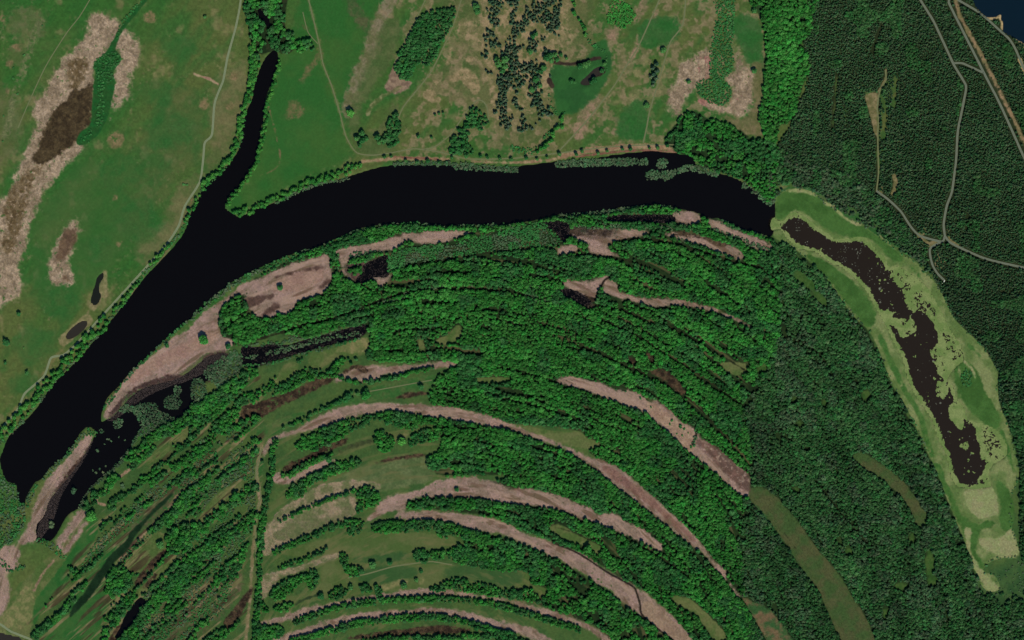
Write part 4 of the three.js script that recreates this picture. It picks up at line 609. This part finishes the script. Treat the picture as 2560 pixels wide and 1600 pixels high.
wood('broadleaf_wood', 'slanting oval copse in the northern meadow', ring('1061,33 1095,27 1137,19 1135,42 1124,74 1103,116 1077,164 1047,159 1034,180 1024,201 1005,201 987,172 1002,127 1021,98 1037,63'), { spacing: 5.4, r: [2.8, 4.8], leaf: 'lush', gaps: 0.26, s: 11 });
wood('broadleaf_wood', 'crescent copse with a glade near the north shore', [ring('1180,268 1198,276 1222,304 1206,328 1186,318 1170,345 1182,384 1124,384 1127,352 1156,315'), ring('979,287 1000,289 1002,318 995,362 957,362 965,325')], { spacing: 7, r: [3.6, 5.4], leaf: 'lush', gaps: 0.25, s: 12 });
wood('willow_thicket', 'round bright green willow thicket in the northern meadow', blob(1550, 34, 34, 34), { kind: 'bush', spacing: 5, r: [3, 4.4], leaf: 'fresh', s: 13, spread: 0.2 });
wood('willow_thicket', 'willow thickets in the dry hollow at upper right', [ring('1777,116 1812,110 1833,125 1832,170 1815,196 1778,194'), ring('1742,205 1790,196 1820,210 1828,245 1812,264 1770,258 1745,235'), ring('1790,50 1830,40 1830,110 1785,112'), ring('1772,-20 1830,-20 1835,40 1800,66 1790,20')], { kind: 'bush', spacing: 5, r: [2.6, 4], leaf: 'lush', s: 14, spread: 0.2 });
wood('willow_thicket', 'green willow thicket along the ditch in the western reeds', [ring('235,158 266,130 284,122 304,148 280,176 284,200 262,215 262,270 255,312 240,312 246,262 244,210 241,182'), line('290,100 305,60 372,-20', 6), line('205,350 230,330', 10)], { kind: 'bush', spacing: 5.4, r: [2.4, 3.8], leaf: 'lush', s: 15, keep: 0.85, spread: 0.25 });
wood('pine_wood', 'dark fine-grained pine wood filling the upper right', darkWoodNorth, { kind: 'pine', spacing: 4.3, r: [2, 3.3], leaf: 'pine', gaps: 0.2, s: 16, spread: 0.25, mix: { scale: 40, level: 0.78, kind: 'leafy', leaf: 'dull', size: 1.2 } });
wood('mixed_wood', 'dark green mixed wood between the bend and the weedy lake', darkWoodSouth, { spacing: 4.9, r: [2.5, 4.7], leaf: 'dull', gaps: 0.2, polar: 0.25, arcs: true, feather: 40, s: 17, spread: 0.3, mix: { scale: 26, level: 0.6, leaf: 'pine' } });
wood('mixed_wood', 'dark mixed wood on the far right bank of the weedy lake', darkWoodEast, { spacing: 5.2, r: [2.6, 4.6], leaf: 'dull', gaps: 0.28, s: 18, mix: { scale: 30, level: 0.6, leaf: 'pine', kind: 'pine', size: 0.8 } });
wood('mixed_wood', 'lighter mixed wood above the green marsh', ring('1946,366 1990,400 2060,420 2130,440 2200,500 2280,590 2330,690 2290,652 2250,630 2190,580 2130,545 2060,500 2030,476 1965,470 1942,500 1940,430'), { spacing: 5.6, r: [2.6, 4.6], leaf: 'willow', gaps: 0.36, s: 19, mix: { scale: 24, level: 0.5, leaf: 'dull' } });
wood('willow_scrub', 'pale scrub thicket beside the reeds on the inner bank', scrubPatches, { kind: 'bush', spacing: 4.6, r: [2.2, 3.4], leaf: 'willow', s: 20, spread: 0.25, ignoreOpen: true, gaps: 0.2, mix: { scale: 20, level: 0.45, leaf: 'lush', kind: 'bush', size: 1.2 } });
wood('willow_scrub', 'grey flooded willows along the northern lake shore', [line('690,508 772,468 873,446', 7), line('985,410 1080,408 1180,412', 8), line('1140,416 1290,424', 14), line('1395,410 1500,406 1610,404', 18), blob(1655, 408, 15, 13), blob(1632, 436, 18, 14), blob(1668, 438, 18, 12), line('1690,428 1740,420 1790,434', 16), line('1860,465 1900,488 1925,510', 14), line('1930,440 1930,505', 16)], { kind: 'bush', spacing: 4, r: [2.6, 4.8], leaf: 'willow', s: 21, ignoreOpen: true, inWater: true, keep: 0.95, gaps: 0.24 });
wood('willow_scrub', 'grey willows standing in the water of the side arm', [blob(545, 935, 30, 34), blob(585, 905, 22, 34), ring('480,955 505,945 520,985 495,1010 478,990'), blob(430, 1008, 22, 20), blob(445, 975, 10, 14), ring('300,1030 330,1015 380,1005 410,1030 440,1050 400,1072 350,1090 350,1060 330,1030'), blob(296, 1058, 13, 12), blob(312, 1022, 14, 10), line('480,1035 440,1058 390,1062 350,1085 330,1115 305,1150 275,1180 245,1205 220,1232 200,1268', 9), line('250,1075 262,1090 280,1100', 9), blob(375, 1035, 16, 12), line('560,890 545,915 525,948', 9)], { kind: 'bush', spacing: 4.2, r: [2.4, 4.2], leaf: 'sage', s: 22, ignoreOpen: true, inWater: true, gaps: 0.2, mix: { scale: 22, level: 0.5, leaf: 'willow', kind: 'bush' } });
wood('willow_scrub', 'grey swamp willows in the wet strip of the bend', [line('700,860 760,832 850,800 930,768 1010,740 1100,716 1200,706', 13), line('1200,700 1290,708 1360,730 1440,770', 16), line('620,895 720,872 800,850 900,832', 12), line('1290,715 1330,745 1400,765', 18)], { kind: 'bush', spacing: 4.8, r: [2.4, 3.8], leaf: 'willow', s: 23, ignoreOpen: true, inWater: true, gaps: 0.36 });
wood('willow_scrub', 'bush rows between the reed strips near the right end of the lake', [line('1400,542 1440,540 1520,530 1600,520 1660,518 1700,530', 13), line('1440,562 1520,566 1600,567 1700,568 1760,572 1820,590 1880,612 1935,628', 15), line('1800,552 1850,575 1910,592', 10), line('880,640 910,632 950,632', 12), line('890,655 905,670', 8), line('1690,597 1720,604', 10)], { kind: 'bush', spacing: 5, r: [2.6, 4.2], leaf: 'willow', s: 24, ignoreOpen: true, keep: 0.9 });
wood('willow_scrub', 'leafy bushes lining the inner lake bank', [line('330,722 380,662 430,606 456,576 474,530', 7), line('0,1112 50,1058 100,1000 143,944 190,898 246,834 290,780 330,728', 8), line('498,484 545,440 580,398 602,350 612,290', 6), line('480,795 520,760 570,720 640,682 735,641 830,612', 14), line('830,608 910,578 1020,562 1120,571 1280,564', 15), line('330,930 405,860 466,806', 8), line('262,1020 300,968 330,934', 8), line('838,632 842,660 848,690 850,715', 16), line('110,1194 160,1145 200,1098 225,1075', 11), blob(232, 1085, 14, 9), ring('-20,1190 20,1200 40,1215 60,1270 62,1310 40,1345 10,1365 -30,1370'), line('66,1262 90,1215', 14), line('0,1400 30,1425 60,1415', 14), line('100,1350 130,1365 160,1395', 16), line('1740,1076 1738,1096 1730,1118', 9), line('606,916 672,909 760,885 830,865 900,847', 8), line('606,864 700,857 780,843 868,819 912,809', 7)], { kind: 'bush', spacing: 5.6, r: [2.8, 4.6], leaf: 'lush', s: 25, ignoreOpen: true, keep: 0.9, mix: { scale: 18, level: 0.5, leaf: 'willow', kind: 'bush' } });
wood('willow_scrub', 'low scrub in the green swamp at lower right', ring('2440,1450 2490,1440 2560,1400 2660,1390 2660,1640 2540,1600 2480,1520'), { kind: 'bush', spacing: 6.5, r: [1.8, 3], leaf: 'willow', s: 26, keep: 0.5, gaps: 0.35 });
wood('willow_scrub', 'ragged bushes along the marsh edge of the eastern lake', [line(marsh[0].points.slice(0, 36).map((p) => p.join(',')).join(' '), 7), line(marsh[0].points.slice(44).map((p) => p.join(',')).join(' '), 7)], { kind: 'bush', spacing: 5, r: [1.8, 3.6], leaf: 'willow', s: 41, ignoreOpen: true, keep: 0.5, gaps: 0.42, mix: { scale: 14, level: 0.5, leaf: 'dull', kind: 'bush' } });
wood('willow_scrub', 'bushes round the marsh islet and along the creek', [blob(2417, 945, 15, 26), line('1452,53 1465,87 1481,111 1510,127 1515,148 1513,175', 9), line('1372,235 1376,260 1392,285', 8), blob(1455, 165, 12, 9), blob(1430, 200, 8, 6), line('1360,345 1400,310 1410,280', 9), line('1280,370 1330,378 1370,360', 16)], { kind: 'bush', spacing: 5, r: [2.2, 3.6], leaf: 'lush', s: 27, ignoreOpen: true, keep: 0.85 });

// ---- single trees
seed(4242);
row('riverside_tree', 'round bright green tree in the row between the western track and the lake', 'trees along the western lake bank', '0,1092 30,1064 72,1016 108,972 143,932 184,893 232,838 270,798', 3.9, [4.2, 7.4], 13);
row('riverside_tree', 'round bright green tree in the row between the western track and the lake', 'trees along the western lake bank', '268,798 300,764 340,712 380,662 430,608 455,580 475,530 500,486', 9, [4, 6.4], 5, { gap: 0.3 });
row('bank_tree', 'leafy tree on the left bank of the narrow lake arm', 'trees on the left bank of the arm', '503,470 543,434 576,396 592,362 601,315 610,275 623,240 629,200 636,160 630,110', 4.6, [4.2, 7], 7);
row('bank_tree', 'small leafy tree on the right bank of the narrow lake arm', 'trees on the right bank of the arm', '703,150 698,170 684,212 671,250 666,292 658,335 648,388 636,414 612,456 577,498 569,516', 4.8, [3.6, 5.8], 5);
row('shore_tree', 'bright green tree in the row above the lake right of the promontory', 'trees along the northern shore', '585,540 620,528 650,512 695,497 735,477 775,456 820,446 870,424 900,408', 4.2, [4, 6.6], 9);
row('shore_tree', 'round tree standing on the bare northern shore', 'trees on the northern shore', '940,392 1060,402 1180,396 1300,402 1420,390 1560,370 1690,370', 30, [4, 6.2], 7, { leaf: 'lush' });
row('creek_tree', 'leafy tree along the creek beside the pine heath', 'trees along the creek', '1432,-10 1440,30 1446,50 1470,90', 11, [4.5, 7], 6);
row('creek_tree', 'leafy tree along the creek beside the pine heath', 'trees along the creek', '1345,385 1375,350 1405,310 1412,285', 9, [5, 7.5], 6);
row('edge_tree', 'leafy tree on the left side of the curved strip meadow', 'trees lining the strip meadow', '700,1075 735,1062 790,1035 830,1010 880,985 920,980', 16, [4.5, 6.5], 5, { leaf: 'lush' });
const single = [
  ['510,850,14', 'large round tree alone in the reeds of the lake spit'], ['418,864,7', 'small tree at the edge of the lake spit reeds'], ['571,866,8', 'dark round bush-like tree at the tip of the reeds by the thicket'], ['701,719,9', 'round tree alone in the pale reeds below the lake'],
  ['877,284,12', 'dark round tree alone beside the meadow footpath'], ['48,785,7', 'lone tree in the western meadow above the two small ponds'], ['17,857,10', 'large lone tree near the left edge of the western meadow'], ['68,932,6', 'lone small tree near the track at the left'], ['14,907,5', 'sparse lone bush near the left edge'],
  ['513,43,5', 'dark bush on a bare patch near the top of the western meadow'], ['1658,126,8', 'round dark tree on the footpath in the eastern meadow'], ['1617,264,8', 'tall dark tree beside the footpath below the pine row'], ['1885,28,8', 'dark tree in the green strip at upper right'], ['1885,178,8', 'tree alone at the edge of the bright wood strip'], ['1722,205,6', 'small tree in the dry eastern hollow'],
  ['229,1290,14', 'big round bright tree at the head of the green strip meadow'], ['402,1362,10', 'round tree beside the wet brown strip at lower left'], ['590,1238,11', 'round tree above the brown grassy hollow'], ['975,1406,8', 'lone tree on the trail in the southern meadow'], ['1053,1428,6', 'slim tree in the southern meadow below the square clump'], ['1041,1450,6', 'tree beside the bare patch of the southern meadow'], ['1010,1464,9', 'round tree left of the bare patch of the southern meadow'], ['932,1412,10', 'pointed tree right of the hooked clump'], ['877,1468,8', 'tree between the two southern clumps'], ['803,1490,9', 'tree at the end of the short ditch in the south'], ['1005,1104,11', 'tall tree alone in the glade of the bend'], ['1470,1372,12', 'round dark tree in the glade between reed strips'], ['1142,1224,6', 'lone bush in the pink reeds of the middle strip'], ['822,1148,10', 'bright round tree beside the dark wet swale'], ['1053,968,9', 'tree at the right end of the curved strip meadow'], ['915,988,13', 'big round tree at the middle of the strip meadow edge'], ['870,990,10', 'double-headed tree on the strip meadow edge']];
for (const [at, label] of single) { const [x, y, r] = at.split(',').map(Number); tree('meadow_tree', label, null, x, y, r, { leaf: r > 10 ? 'fresh' : 'lush', h: r * 1.5 }); }
for (const [x, y, r] of P('60,138,4 34,170,3 34,196,4 44,235,4 9,290,3 7,353,3 138,93,2 107,64,3 460,461,5 468,463,4 222,355,3 60,870,3')) tree('meadow_bush', 'tiny dark bush scattered in the western meadow', 'bushes in the western meadow', x, y, r, { kind: 'bush', leaf: 'lush' });
for (const [x, y, r] of P('893,346,8 906,334,8 906,352,9 916,348,7 900,364,7 944,344,9 948,356,7 1046,342,6 1079,344,4 1088,288,4 1098,285,4 1108,283,4')) tree('meadow_tree', 'one of the small trees scattered in the meadow left of the crescent copse', 'trees scattered in the northern meadow', x, y, r, { leaf: 'lush' });
for (const [x, y, r] of P('1641,160,7 1632,170,7 1642,178,7 1634,186,7 1640,196,6 1634,204,6 1632,213,5 1627,192,6')) tree('pine_tree', 'dark pine in the short row beside the eastern footpath', 'pines in the short row', x, y, r, { kind: 'pine', leaf: 'heathpine', h: r * 2.1 });
seed(990);
const heath = mask([ring('1226,-30 1405,-30 1412,40 1398,75 1400,105 1385,120 1372,145 1370,190 1380,250 1350,310 1300,330 1240,310 1225,240 1222,165 1212,112 1232,60')], 2, 44), spots = [];
for (let y = -10; y < 335; y += 6.4) for (let x = 1200; x < 1420; x += 6.4) {
  const px = x + rr(-3, 3), py = y + rr(-3, 3), n = fbm(px / 19 + py / 60 + 4, py / 30 - px / 90 + 2);
  if (heath.at(px, py) + (fbm(px / 16 + 8, py / 16) - 0.5) * 1.3 > 0.5 && n > (py > 215 ? 0.55 : 0.5)) spots.push([px, py, rr(2.9, 4.9) * (0.75 + 0.5 * n)]);
}
const pines = Math.min(285, spots.length);
spots.forEach(([x, y, r], i) => {
  if (Math.floor((i + 1) * pines / spots.length) === Math.floor(i * pines / spots.length)) return;
  tree('pine_tree', 'dark pine scattered on the sandy heath at top centre', 'pines scattered on the heath', x, y, r, { kind: 'pine', leaf: 'heathpine', h: r * 2.6 });
});
{
  const rest = spots.filter((_, i) => Math.floor((i + 1) * pines / spots.length) === Math.floor(i * pines / spots.length));
  if (rest.length) {
    const im = new THREE.InstancedMesh(WHOLE.pine[0], leafMaterial, rest.length);
    rest.forEach(([x, y, r], i) => { place(x, y, r, 'pine'); im.setMatrixAt(i, dummy.matrix); im.setColorAt(i, tintOf('heathpine', 0.3)); });
    put(shadows(im), 'heath_pine_wood', 'dense dark pine clumps on the sandy heath', 'wood', { kind: 'stuff' });
  }
}
for (const [x, y, r] of P('1366,146,10 1378,152,8 1392,150,7 1450,166,9 1462,164,9 1472,158,7 1486,200,8 1478,206,7 1428,204,6 1436,206,5 1505,178,6 1512,160,6 1360,170,8 1352,180,7 1402,138,6 1416,146,5 1340,200,9 1350,215,8 1330,225,8')) tree('creek_tree', 'leafy tree along the creek beside the pine heath', 'trees along the creek', x, y, r, { leaf: 'lush' });
for (const [x, y, r] of P('1190,18,10 1194,30,9 1262,150,11 1246,160,11 1256,178,9 1340,86,7 1332,92,7 1325,130,8 1375,140,9 1388,138,7 1262,168,9 1242,148,8')) tree('heath_tree', 'green leafy tree among the pines of the heath', 'leafy trees on the heath', x, y, r, { leaf: 'lush' });
seed(77);
for (const [x, y, r] of P('245,1126,7 186,1228,12 128,1312,11 308,1214,8 250,1172,4 258,1180,4 232,1176,3 240,1182,4 265,1165,3 262,1110,3 272,1098,3 297,1092,3 312,1100,3')) tree('willow_bush', 'rounded grey-green willow clump standing in the black water of the side arm', 'willow clumps in the side arm', x, y, r, { kind: 'bush', leaf: 'willow' });
for (const [x, y, r] of P('1680,1052,5 1674,1060,4 1702,1066,6 1710,1072,4 1705,1088,4 1692,1084,3 1628,1018,4 1602,996,5 1564,978,3 1540,974,3 1720,1082,3')) tree('reed_bush', 'small dark bush growing in the broad pale reed strip', 'bushes in the broad reed strip', x, y, r, { kind: 'bush', leaf: 'lush' });

// ---------------------------------------------------------------- dry reeds: tufts standing on every reed bed
const tuft = (() => {
  seed(61); const pos = [], col = [];
  for (let i = 0; i < 14; i++) {
    const a = rr(0, 6.283), d = rr(0, 0.75), cx = Math.cos(a) * d, cz = Math.sin(a) * d, t = rr(0, 6.283), w = rr(0.2, 0.42), lx = rr(-0.6, 0.6), lz = rr(-0.6, 0.6), h = rr(0.55, 1), k = rr(0.9, 1.1);
    const A = [cx - Math.cos(t) * w, 0, cz - Math.sin(t) * w], B = [cx + Math.cos(t) * w, 0, cz + Math.sin(t) * w], C = [cx + lx + Math.cos(t) * w * 0.6, h, cz + lz + Math.sin(t) * w * 0.6], D = [cx + lx - Math.cos(t) * w * 0.6, h * 0.9, cz + lz - Math.sin(t) * w * 0.6];
    for (const v of [A, B, C, A, C, D]) { pos.push(...v); col.push(k, k, k); }
  }
  const g = new THREE.BufferGeometry(); g.setAttribute('position', new THREE.Float32BufferAttribute(pos, 3)); g.setAttribute('color', new THREE.Float32BufferAttribute(col, 3)); g.computeVertexNormals(); return g;
})();
const reedMaterial = new THREE.MeshPhysicalMaterial({ specularIntensity: 0.2, color: 0xffffff, vertexColors: true, roughness: 1, side: THREE.DoubleSide });
function reeds(key, shape, label, spacing = 2.7) {
  seed(key.length * 131 + Math.round(shape.points[0][0]));
  const m = mask([shape], 2, 9), items = [];
  for (let y = m.b; y < m.d; y += spacing) for (let x = m.a; x < m.c; x += spacing) {
    const px = x + rr(-1.3, 1.3), py = y + rr(-1.3, 1.3), k = rr(0.9, 1.1) * 0.86, s = rr(0.9, 1.6), hgt = rr(0.28, 0.62);
    if (px < -30 || px > 2590 || py < -30 || py > 1630 || m.at(px, py) + (fbm(px / 8, py / 8) - 0.5) * 1.1 < 0.5 || groundAt(px, py) < 0.05 || (!/marsh|swale\d/.test(key) && sampleCover(px, py, 0) < sampleCover(px, py, 1) * 1.0)) continue;
    dummy.position.set(wx(px), groundAt(px, py) - 0.05, wz(py)); dummy.rotation.set(0, rr(0, 6.283), 0); dummy.scale.set(s, hgt, s); dummy.updateMatrix();
    items.push([dummy.matrix.clone(), new THREE.Color(toLinear(sampleCover(px, py, 0)) * k, toLinear(sampleCover(px, py, 1)) * k, toLinear(sampleCover(px, py, 2)) * k)]);
  }
  if (!items.length) return;
  const im = new THREE.InstancedMesh(tuft, reedMaterial, items.length);
  items.forEach(([mat, c], i) => { im.setMatrixAt(i, mat); im.setColorAt(i, c); });
  put(shadows(im), 'reeds', label, 'reeds', { kind: 'stuff' }); total += items.length;
}
const reedLabels = { lake_spit: 'broad pinkish reed bed on the spit inside the lake', west_spit: 'narrow pale reed spit at lower left of the lake', bank_reeds: 'pinkish reeds behind the inner bank of the lake', pool_reeds: 'small patch of reeds below the square pool', point_reeds: 'reed patch on the inner shore near the right end', shore_reeds: 'pink reed strip beside the right end of the lake', long_reeds: 'reed patch between bush rows below the lake', clearing_reeds: 'small wedge of reeds at the wood edge', curved_reeds: 'curved reed strip below the bush row', swamp_reeds: 'fan-shaped reed patch beside the black swamp pool', stream_reeds: 'narrow reed strip running right from the swamp pool', strip_reeds: 'straight pale reed strip in the middle of the bend', long_swale: 'longest curved reed strip sweeping through the wood', broad_swale: 'broad reed strip with dark bushes at right of the bend', middle_swale: 'pink curved reed strip below the wood', ditch_swale: 'curved reed strip cut by a dark ditch', lower_swale: 'thin curved reed strip near the bottom', bottom_swale: 'lowest curved reed strip at the bottom edge', belt_reeds: 'hooked reed strip beside the tree belt', meadow_reeds: 'pale reeds right of the tree belt', grey_meadow_reeds: 'greyish dry grass strip above the meadow reeds', verge_reeds: 'pale dry strip in the southern meadow', south_bank_reeds: 'reed strip on the bank of the side arm', south_strip_reeds: 'thin reed strip beside the green meadow strip', corner_reeds: 'reed patches at the left edge near the bottom' };
for (const [key, shape] of Object.entries(reedBeds)) reeds(key, shape, reedLabels[key]);
{
  seed(555); const items = [], beds = mask(Object.values(reedBeds), 3, 34), shallow = [pools.reed_pool, pools.swamp_pool, pools.alder_pool, pools.flooded_swale, pools.forest_pool], shallows = mask(shallow, 2, 8), m = mask([...flooded, ...shallow], 2, 5);
  for (let y = m.b; y < m.d; y += 1.6) for (let x = m.a; x < m.c; x += 1.6) {
    const px = x + rr(-1.2, 1.2), py = y + rr(-1.2, 1.2), thin = rnd(), s = rr(0.7, 1.4), k = rr(0.7, 1.3);
    if (px < -20 || py > 1620 || m.at(px, py) < 0.5 || Math.max(smooth(0.12, 0.75, beds.at(px, py)) * 0.9, (1 - shallows.at(px, py)) * 0.85 + 0.1) + (fbm(px / 9, py / 9) - 0.5) * 0.5 < thin) continue;
    dummy.position.set(wx(px), Math.max(groundAt(px, py), -0.02) - 0.02, wz(py)); dummy.rotation.set(0, rr(0, 6.283), 0); dummy.scale.set(s * 0.8, rr(0.2, 0.45), s * 0.8); dummy.updateMatrix();
    items.push([dummy.matrix.clone(), new THREE.Color(0.085 * k, 0.06 * k, 0.046 * k)]);
  }
  const im = new THREE.InstancedMesh(tuft, reedMaterial, items.length);
  items.forEach(([mat, c], i) => { im.setMatrixAt(i, mat); im.setColorAt(i, c); });
  put(shadows(im), 'flooded_reeds', 'sparse brown reeds standing in the shallows beside the reed beds', 'reeds', { kind: 'stuff' }); total += items.length;
}
for (const [i, shape] of wetBrown.entries()) reeds('wet' + i, shape, ['brown sedge in the long wet hollow below the drowned-bush pool', 'brown sedge strip beside the round tree at lower left', 'short brown sedge strip above the lower left pond', 'brown sedge hollow at the bottom edge', 'dark sedge at the left end of the straight reed strip', 'dark sedge in the hooked swale', 'thin dark sedge line across the glade meadow', 'dark sedge at the right end of the strip meadow', 'brown sedge left of the tree belt near the bottom', 'brown sedge below the lower left pond', 'dark sedge along the curved reeds', 'dark sedge left of the reed patch below the lake', 'dark sedge below the swamp pool', 'brown sedge glade in the right of the wood', 'tiny brown sedge glade in the wood', 'small brown sedge glade beside the larger one'][i], 2.6);
reeds('marsh', marsh[0], 'green and pale sedge marsh ringing the eastern lake', 3.1);
swales.forEach((shape, i) => reeds('swale' + i, shape, ['long green sedge swale through the dark wood', 'short olive sedge swale left of the eastern lake', 'green and rusty sedge swale at the bottom edge'][i], 3.2));
const dryLabels = { west_reedbed: 'long tan reed bed with a dark middle in the western meadow', ditch_reedbed: 'tan reed strip on the right of the bushy ditch', meadow_hollow: 'small tan hollow of reeds in the western meadow', east_hollow_reeds: 'tan reeds on the left of the eastern willow hollow', east_ring_reeds: 'tan reeds ringing the eastern willow hollow on the right' };
for (const [key, shape] of Object.entries(dryMarsh)) reeds(key, shape, dryLabels[key], 3);

// ---------------------------------------------------------------- floating weed on the eastern lake
{
  const matShapes = [ring('2224,690 2240,680 2262,700 2290,720 2320,760 2350,800 2360,850 2350,870 2335,870 2345,850 2335,820 2325,800 2300,780 2270,780 2262,740 2250,718'), ring('2183,775 2205,772 2230,778 2238,792 2280,796 2295,815 2282,838 2262,846 2250,842 2240,825 2222,815 2195,800'), ring('2318,875 2330,868 2360,862 2400,870 2400,960 2390,985 2370,960 2345,935 2342,925 2332,900'), ring('2340,955 2368,958 2372,980 2362,996 2342,992'), ring('2375,1010 2400,1010 2412,1040 2405,1075 2385,1060 2370,1035'), ring('2420,1050 2440,1060 2480,1080 2500,1100 2520,1140 2500,1165 2475,1150 2450,1110 2440,1080'), ring('2455,1100 2475,1130 2478,1170 2470,1200 2450,1210 2440,1200 2462,1172 2450,1140'), blob(2410, 1112, 14, 12), ring('2390,1205 2420,1212 2440,1225 2490,1210 2490,1240 2400,1240'), ring('2240,680 2290,690 2330,750 2350,800 2330,810 2290,740'), blob(2423, 1178, 6, 4), blob(2204, 728, 6, 5), blob(2058, 619, 8, 5), ring('2228,668 2285,690 2320,722 2350,775 2375,825 2400,862 2400,905 2375,880 2350,880 2352,840 2330,800 2300,775 2268,770 2258,735 2236,705'), ring('2436,1052 2488,1072 2514,1108 2515,1140 2482,1164 2455,1130 2440,1085')];
  const holeShapes = [ring('2243,676 2260,684 2278,712 2272,735 2256,730 2246,700'), ring('2288,722 2318,742 2344,786 2350,815 2330,815 2305,790 2280,760 2278,735'), ring('2352,828 2378,838 2398,868 2400,892 2384,898 2366,866'), ring('2452,1062 2484,1076 2508,1110 2510,1138 2488,1154 2462,1128 2450,1092'), ring('2200,745 2215,760 2212,780 2196,765'), ring('2400,1216 2440,1222 2430,1232'), blob(2455, 915, 5, 8)];
  const holeMask = mask(holeShapes, 1.5, 8, 20);
  const edge = mask(mereWater, 2, 26), m = mask(matShapes, 1.5, 6, 30), waterSide = mask(mereWater, 2, 3);
  const field = (x, y) => {
    const n = fbm(x / 9, y / 9), isles = Math.max(0, fbm(x / 11 + 70, y / 11) - 0.6) * (x > 2150 + (y - 600) * 0.42 ? 3.2 : 1.6), f = fbm(x / 2.8 + 50, y / 2.8), holes = fbm(x / 14 + 9, y / 14 - 4);
    const bankWeed = smooth(1.0, 0.55, edge.at(x, y)) * 0.95, mat = m.at(x, y);
    if (waterSide.at(x, y) < 0.05) return 0;
    const hole = holeMask.at(x, y);
    if (hole > 0.02) return Math.max(mat, bankWeed) - hole * 0.34 + (n - 0.5) * 0.8 + (f - 0.5) * 1.2;
    return Math.max(mat * (0.36 + 0.8 * holes), bankWeed, isles) + (n - 0.5) * 0.8 + (f - 0.5) * 0.7;
  };
  const g = contour(field, [1925, 520, 2530, 1250], 1.5, 0.56, 0.05);
  const weed = new THREE.MeshPhysicalMaterial({ specularIntensity: 0.2, color: 0xffffff, vertexColors: true, roughness: 0.95 });
  const p = g.attributes.position, c = new Float32Array(p.count * 3);
  for (let i = 0; i < p.count; i++) { const x = p.getX(i) + 1280, y = p.getZ(i) + 800, t = smooth(0.35, 0.65, fbm(x / 22, y / 22)), k = 0.6 + 0.3 * hash(Math.round(x), Math.round(y)); c.set([lerp(0.19, 0.13, t) * k, lerp(0.225, 0.185, t) * k, lerp(0.066, 0.044, t) * k], i * 3); }
  g.setAttribute('color', new THREE.BufferAttribute(c, 3));
  put(shadows(new THREE.Mesh(g, weed)), 'floating_weed', 'pale green mats of floating weed on the eastern lake', 'weed', { kind: 'stuff' });
  // lily pads dotted over open water
  const pad = new THREE.CircleGeometry(1, 9, 0.3, 5.9); pad.rotateX(-Math.PI / 2); pad.translate(0, 0.02, 0); pad.deleteAttribute('uv');
  seed(313); const items = [];
  const inner = mask(mereWater, 2, 4), upper = mask([ring('1945,548 1990,535 2030,560 2070,590 2150,600 2180,615 2215,660 2230,720 2200,760 2150,705 2080,655 2000,620')], 2, 10);
  for (let k = 0; k < 9000 && items.length < 2400; k++) {
    const x = rr(1940, 2500), y = rr(530, 1210), d = upper.at(x, y) > 0.5 ? 0.75 : 0.12;
    if (inner.at(x, y) < 0.9 || rnd() > d || fbm(x / 18, y / 18) < 0.5) continue;
    const s = rr(0.4, 1.3) * (rnd() < 0.05 ? 2.2 : 1); dummy.position.set(wx(x), 0.02, wz(y)); dummy.rotation.set(0, rr(0, 6.28), 0); dummy.scale.set(s, 1, s); dummy.updateMatrix(); const b = rr(0.5, 1.1); items.push([dummy.matrix.clone(), new THREE.Color(0.11 * b, 0.11 * b, 0.06 * b)]);
  }
  const im = new THREE.InstancedMesh(pad, new THREE.MeshStandardMaterial({ roughness: 0.8, side: THREE.DoubleSide }), items.length);
  items.forEach(([mt, cl], i) => { im.setMatrixAt(i, mt); im.setColorAt(i, cl); });
  put(shadows(im), 'lily_pads', 'small lily pads dotted over the brown eastern lake', 'lily pads', { kind: 'stuff' });
}
// ---------------------------------------------------------------- jetty by the eastern lake: short plank walk with a bend
{
  const jetty = new THREE.Group(), plankMaterial = new THREE.MeshStandardMaterial({ color: new THREE.Color(0.72, 0.72, 0.56), roughness: 0.8 }), postMaterial = new THREE.MeshStandardMaterial({ color: new THREE.Color(0.35, 0.3, 0.22), roughness: 0.9 });
  const legs = [[[2362, 701], [2357, 708]], [[2356, 708.4], [2347.5, 706.6]]], plank = new THREE.BoxGeometry(1.75, 0.08, 0.42), post = new THREE.CylinderGeometry(0.09, 0.1, 2.4, 8);
  const gy = Math.max(groundAt(2356, 706), groundAt(2361, 701), groundAt(2350, 706)), o = [2356, 706];
  jetty.position.set(wx(o[0]), gy, wz(o[1]));
  for (const [a, b] of legs) {
    const dx = b[0] - a[0], dy = b[1] - a[1], l = Math.hypot(dx, dy), n = Math.round(l / 0.5), turn = Math.atan2(dx, dy);
    for (let i = 0; i < n; i++) { const k = (i + 0.5) / n, q = shadows(new THREE.Mesh(plank, plankMaterial)); q.name = 'plank'; q.position.set(a[0] + dx * k - o[0], 0.5, a[1] + dy * k - o[1]); q.rotation.y = turn; jetty.add(q); }
    for (const k of [0.1, 0.9]) for (const s of [-0.6, 0.6]) { const q = shadows(new THREE.Mesh(post, postMaterial)); q.name = 'post'; q.position.set(a[0] + dx * k - o[0] + dy / l * s, -0.76, a[1] + dy * k - o[1] - dx / l * s); jetty.add(q); }
  }
  put(jetty, 'jetty', 'small pale bent plank jetty at the end of the short track', 'jetty');
}
console.log('plants', total, 'pines', pines, 'objects', scene.children.length);
renderer.render(scene, camera);
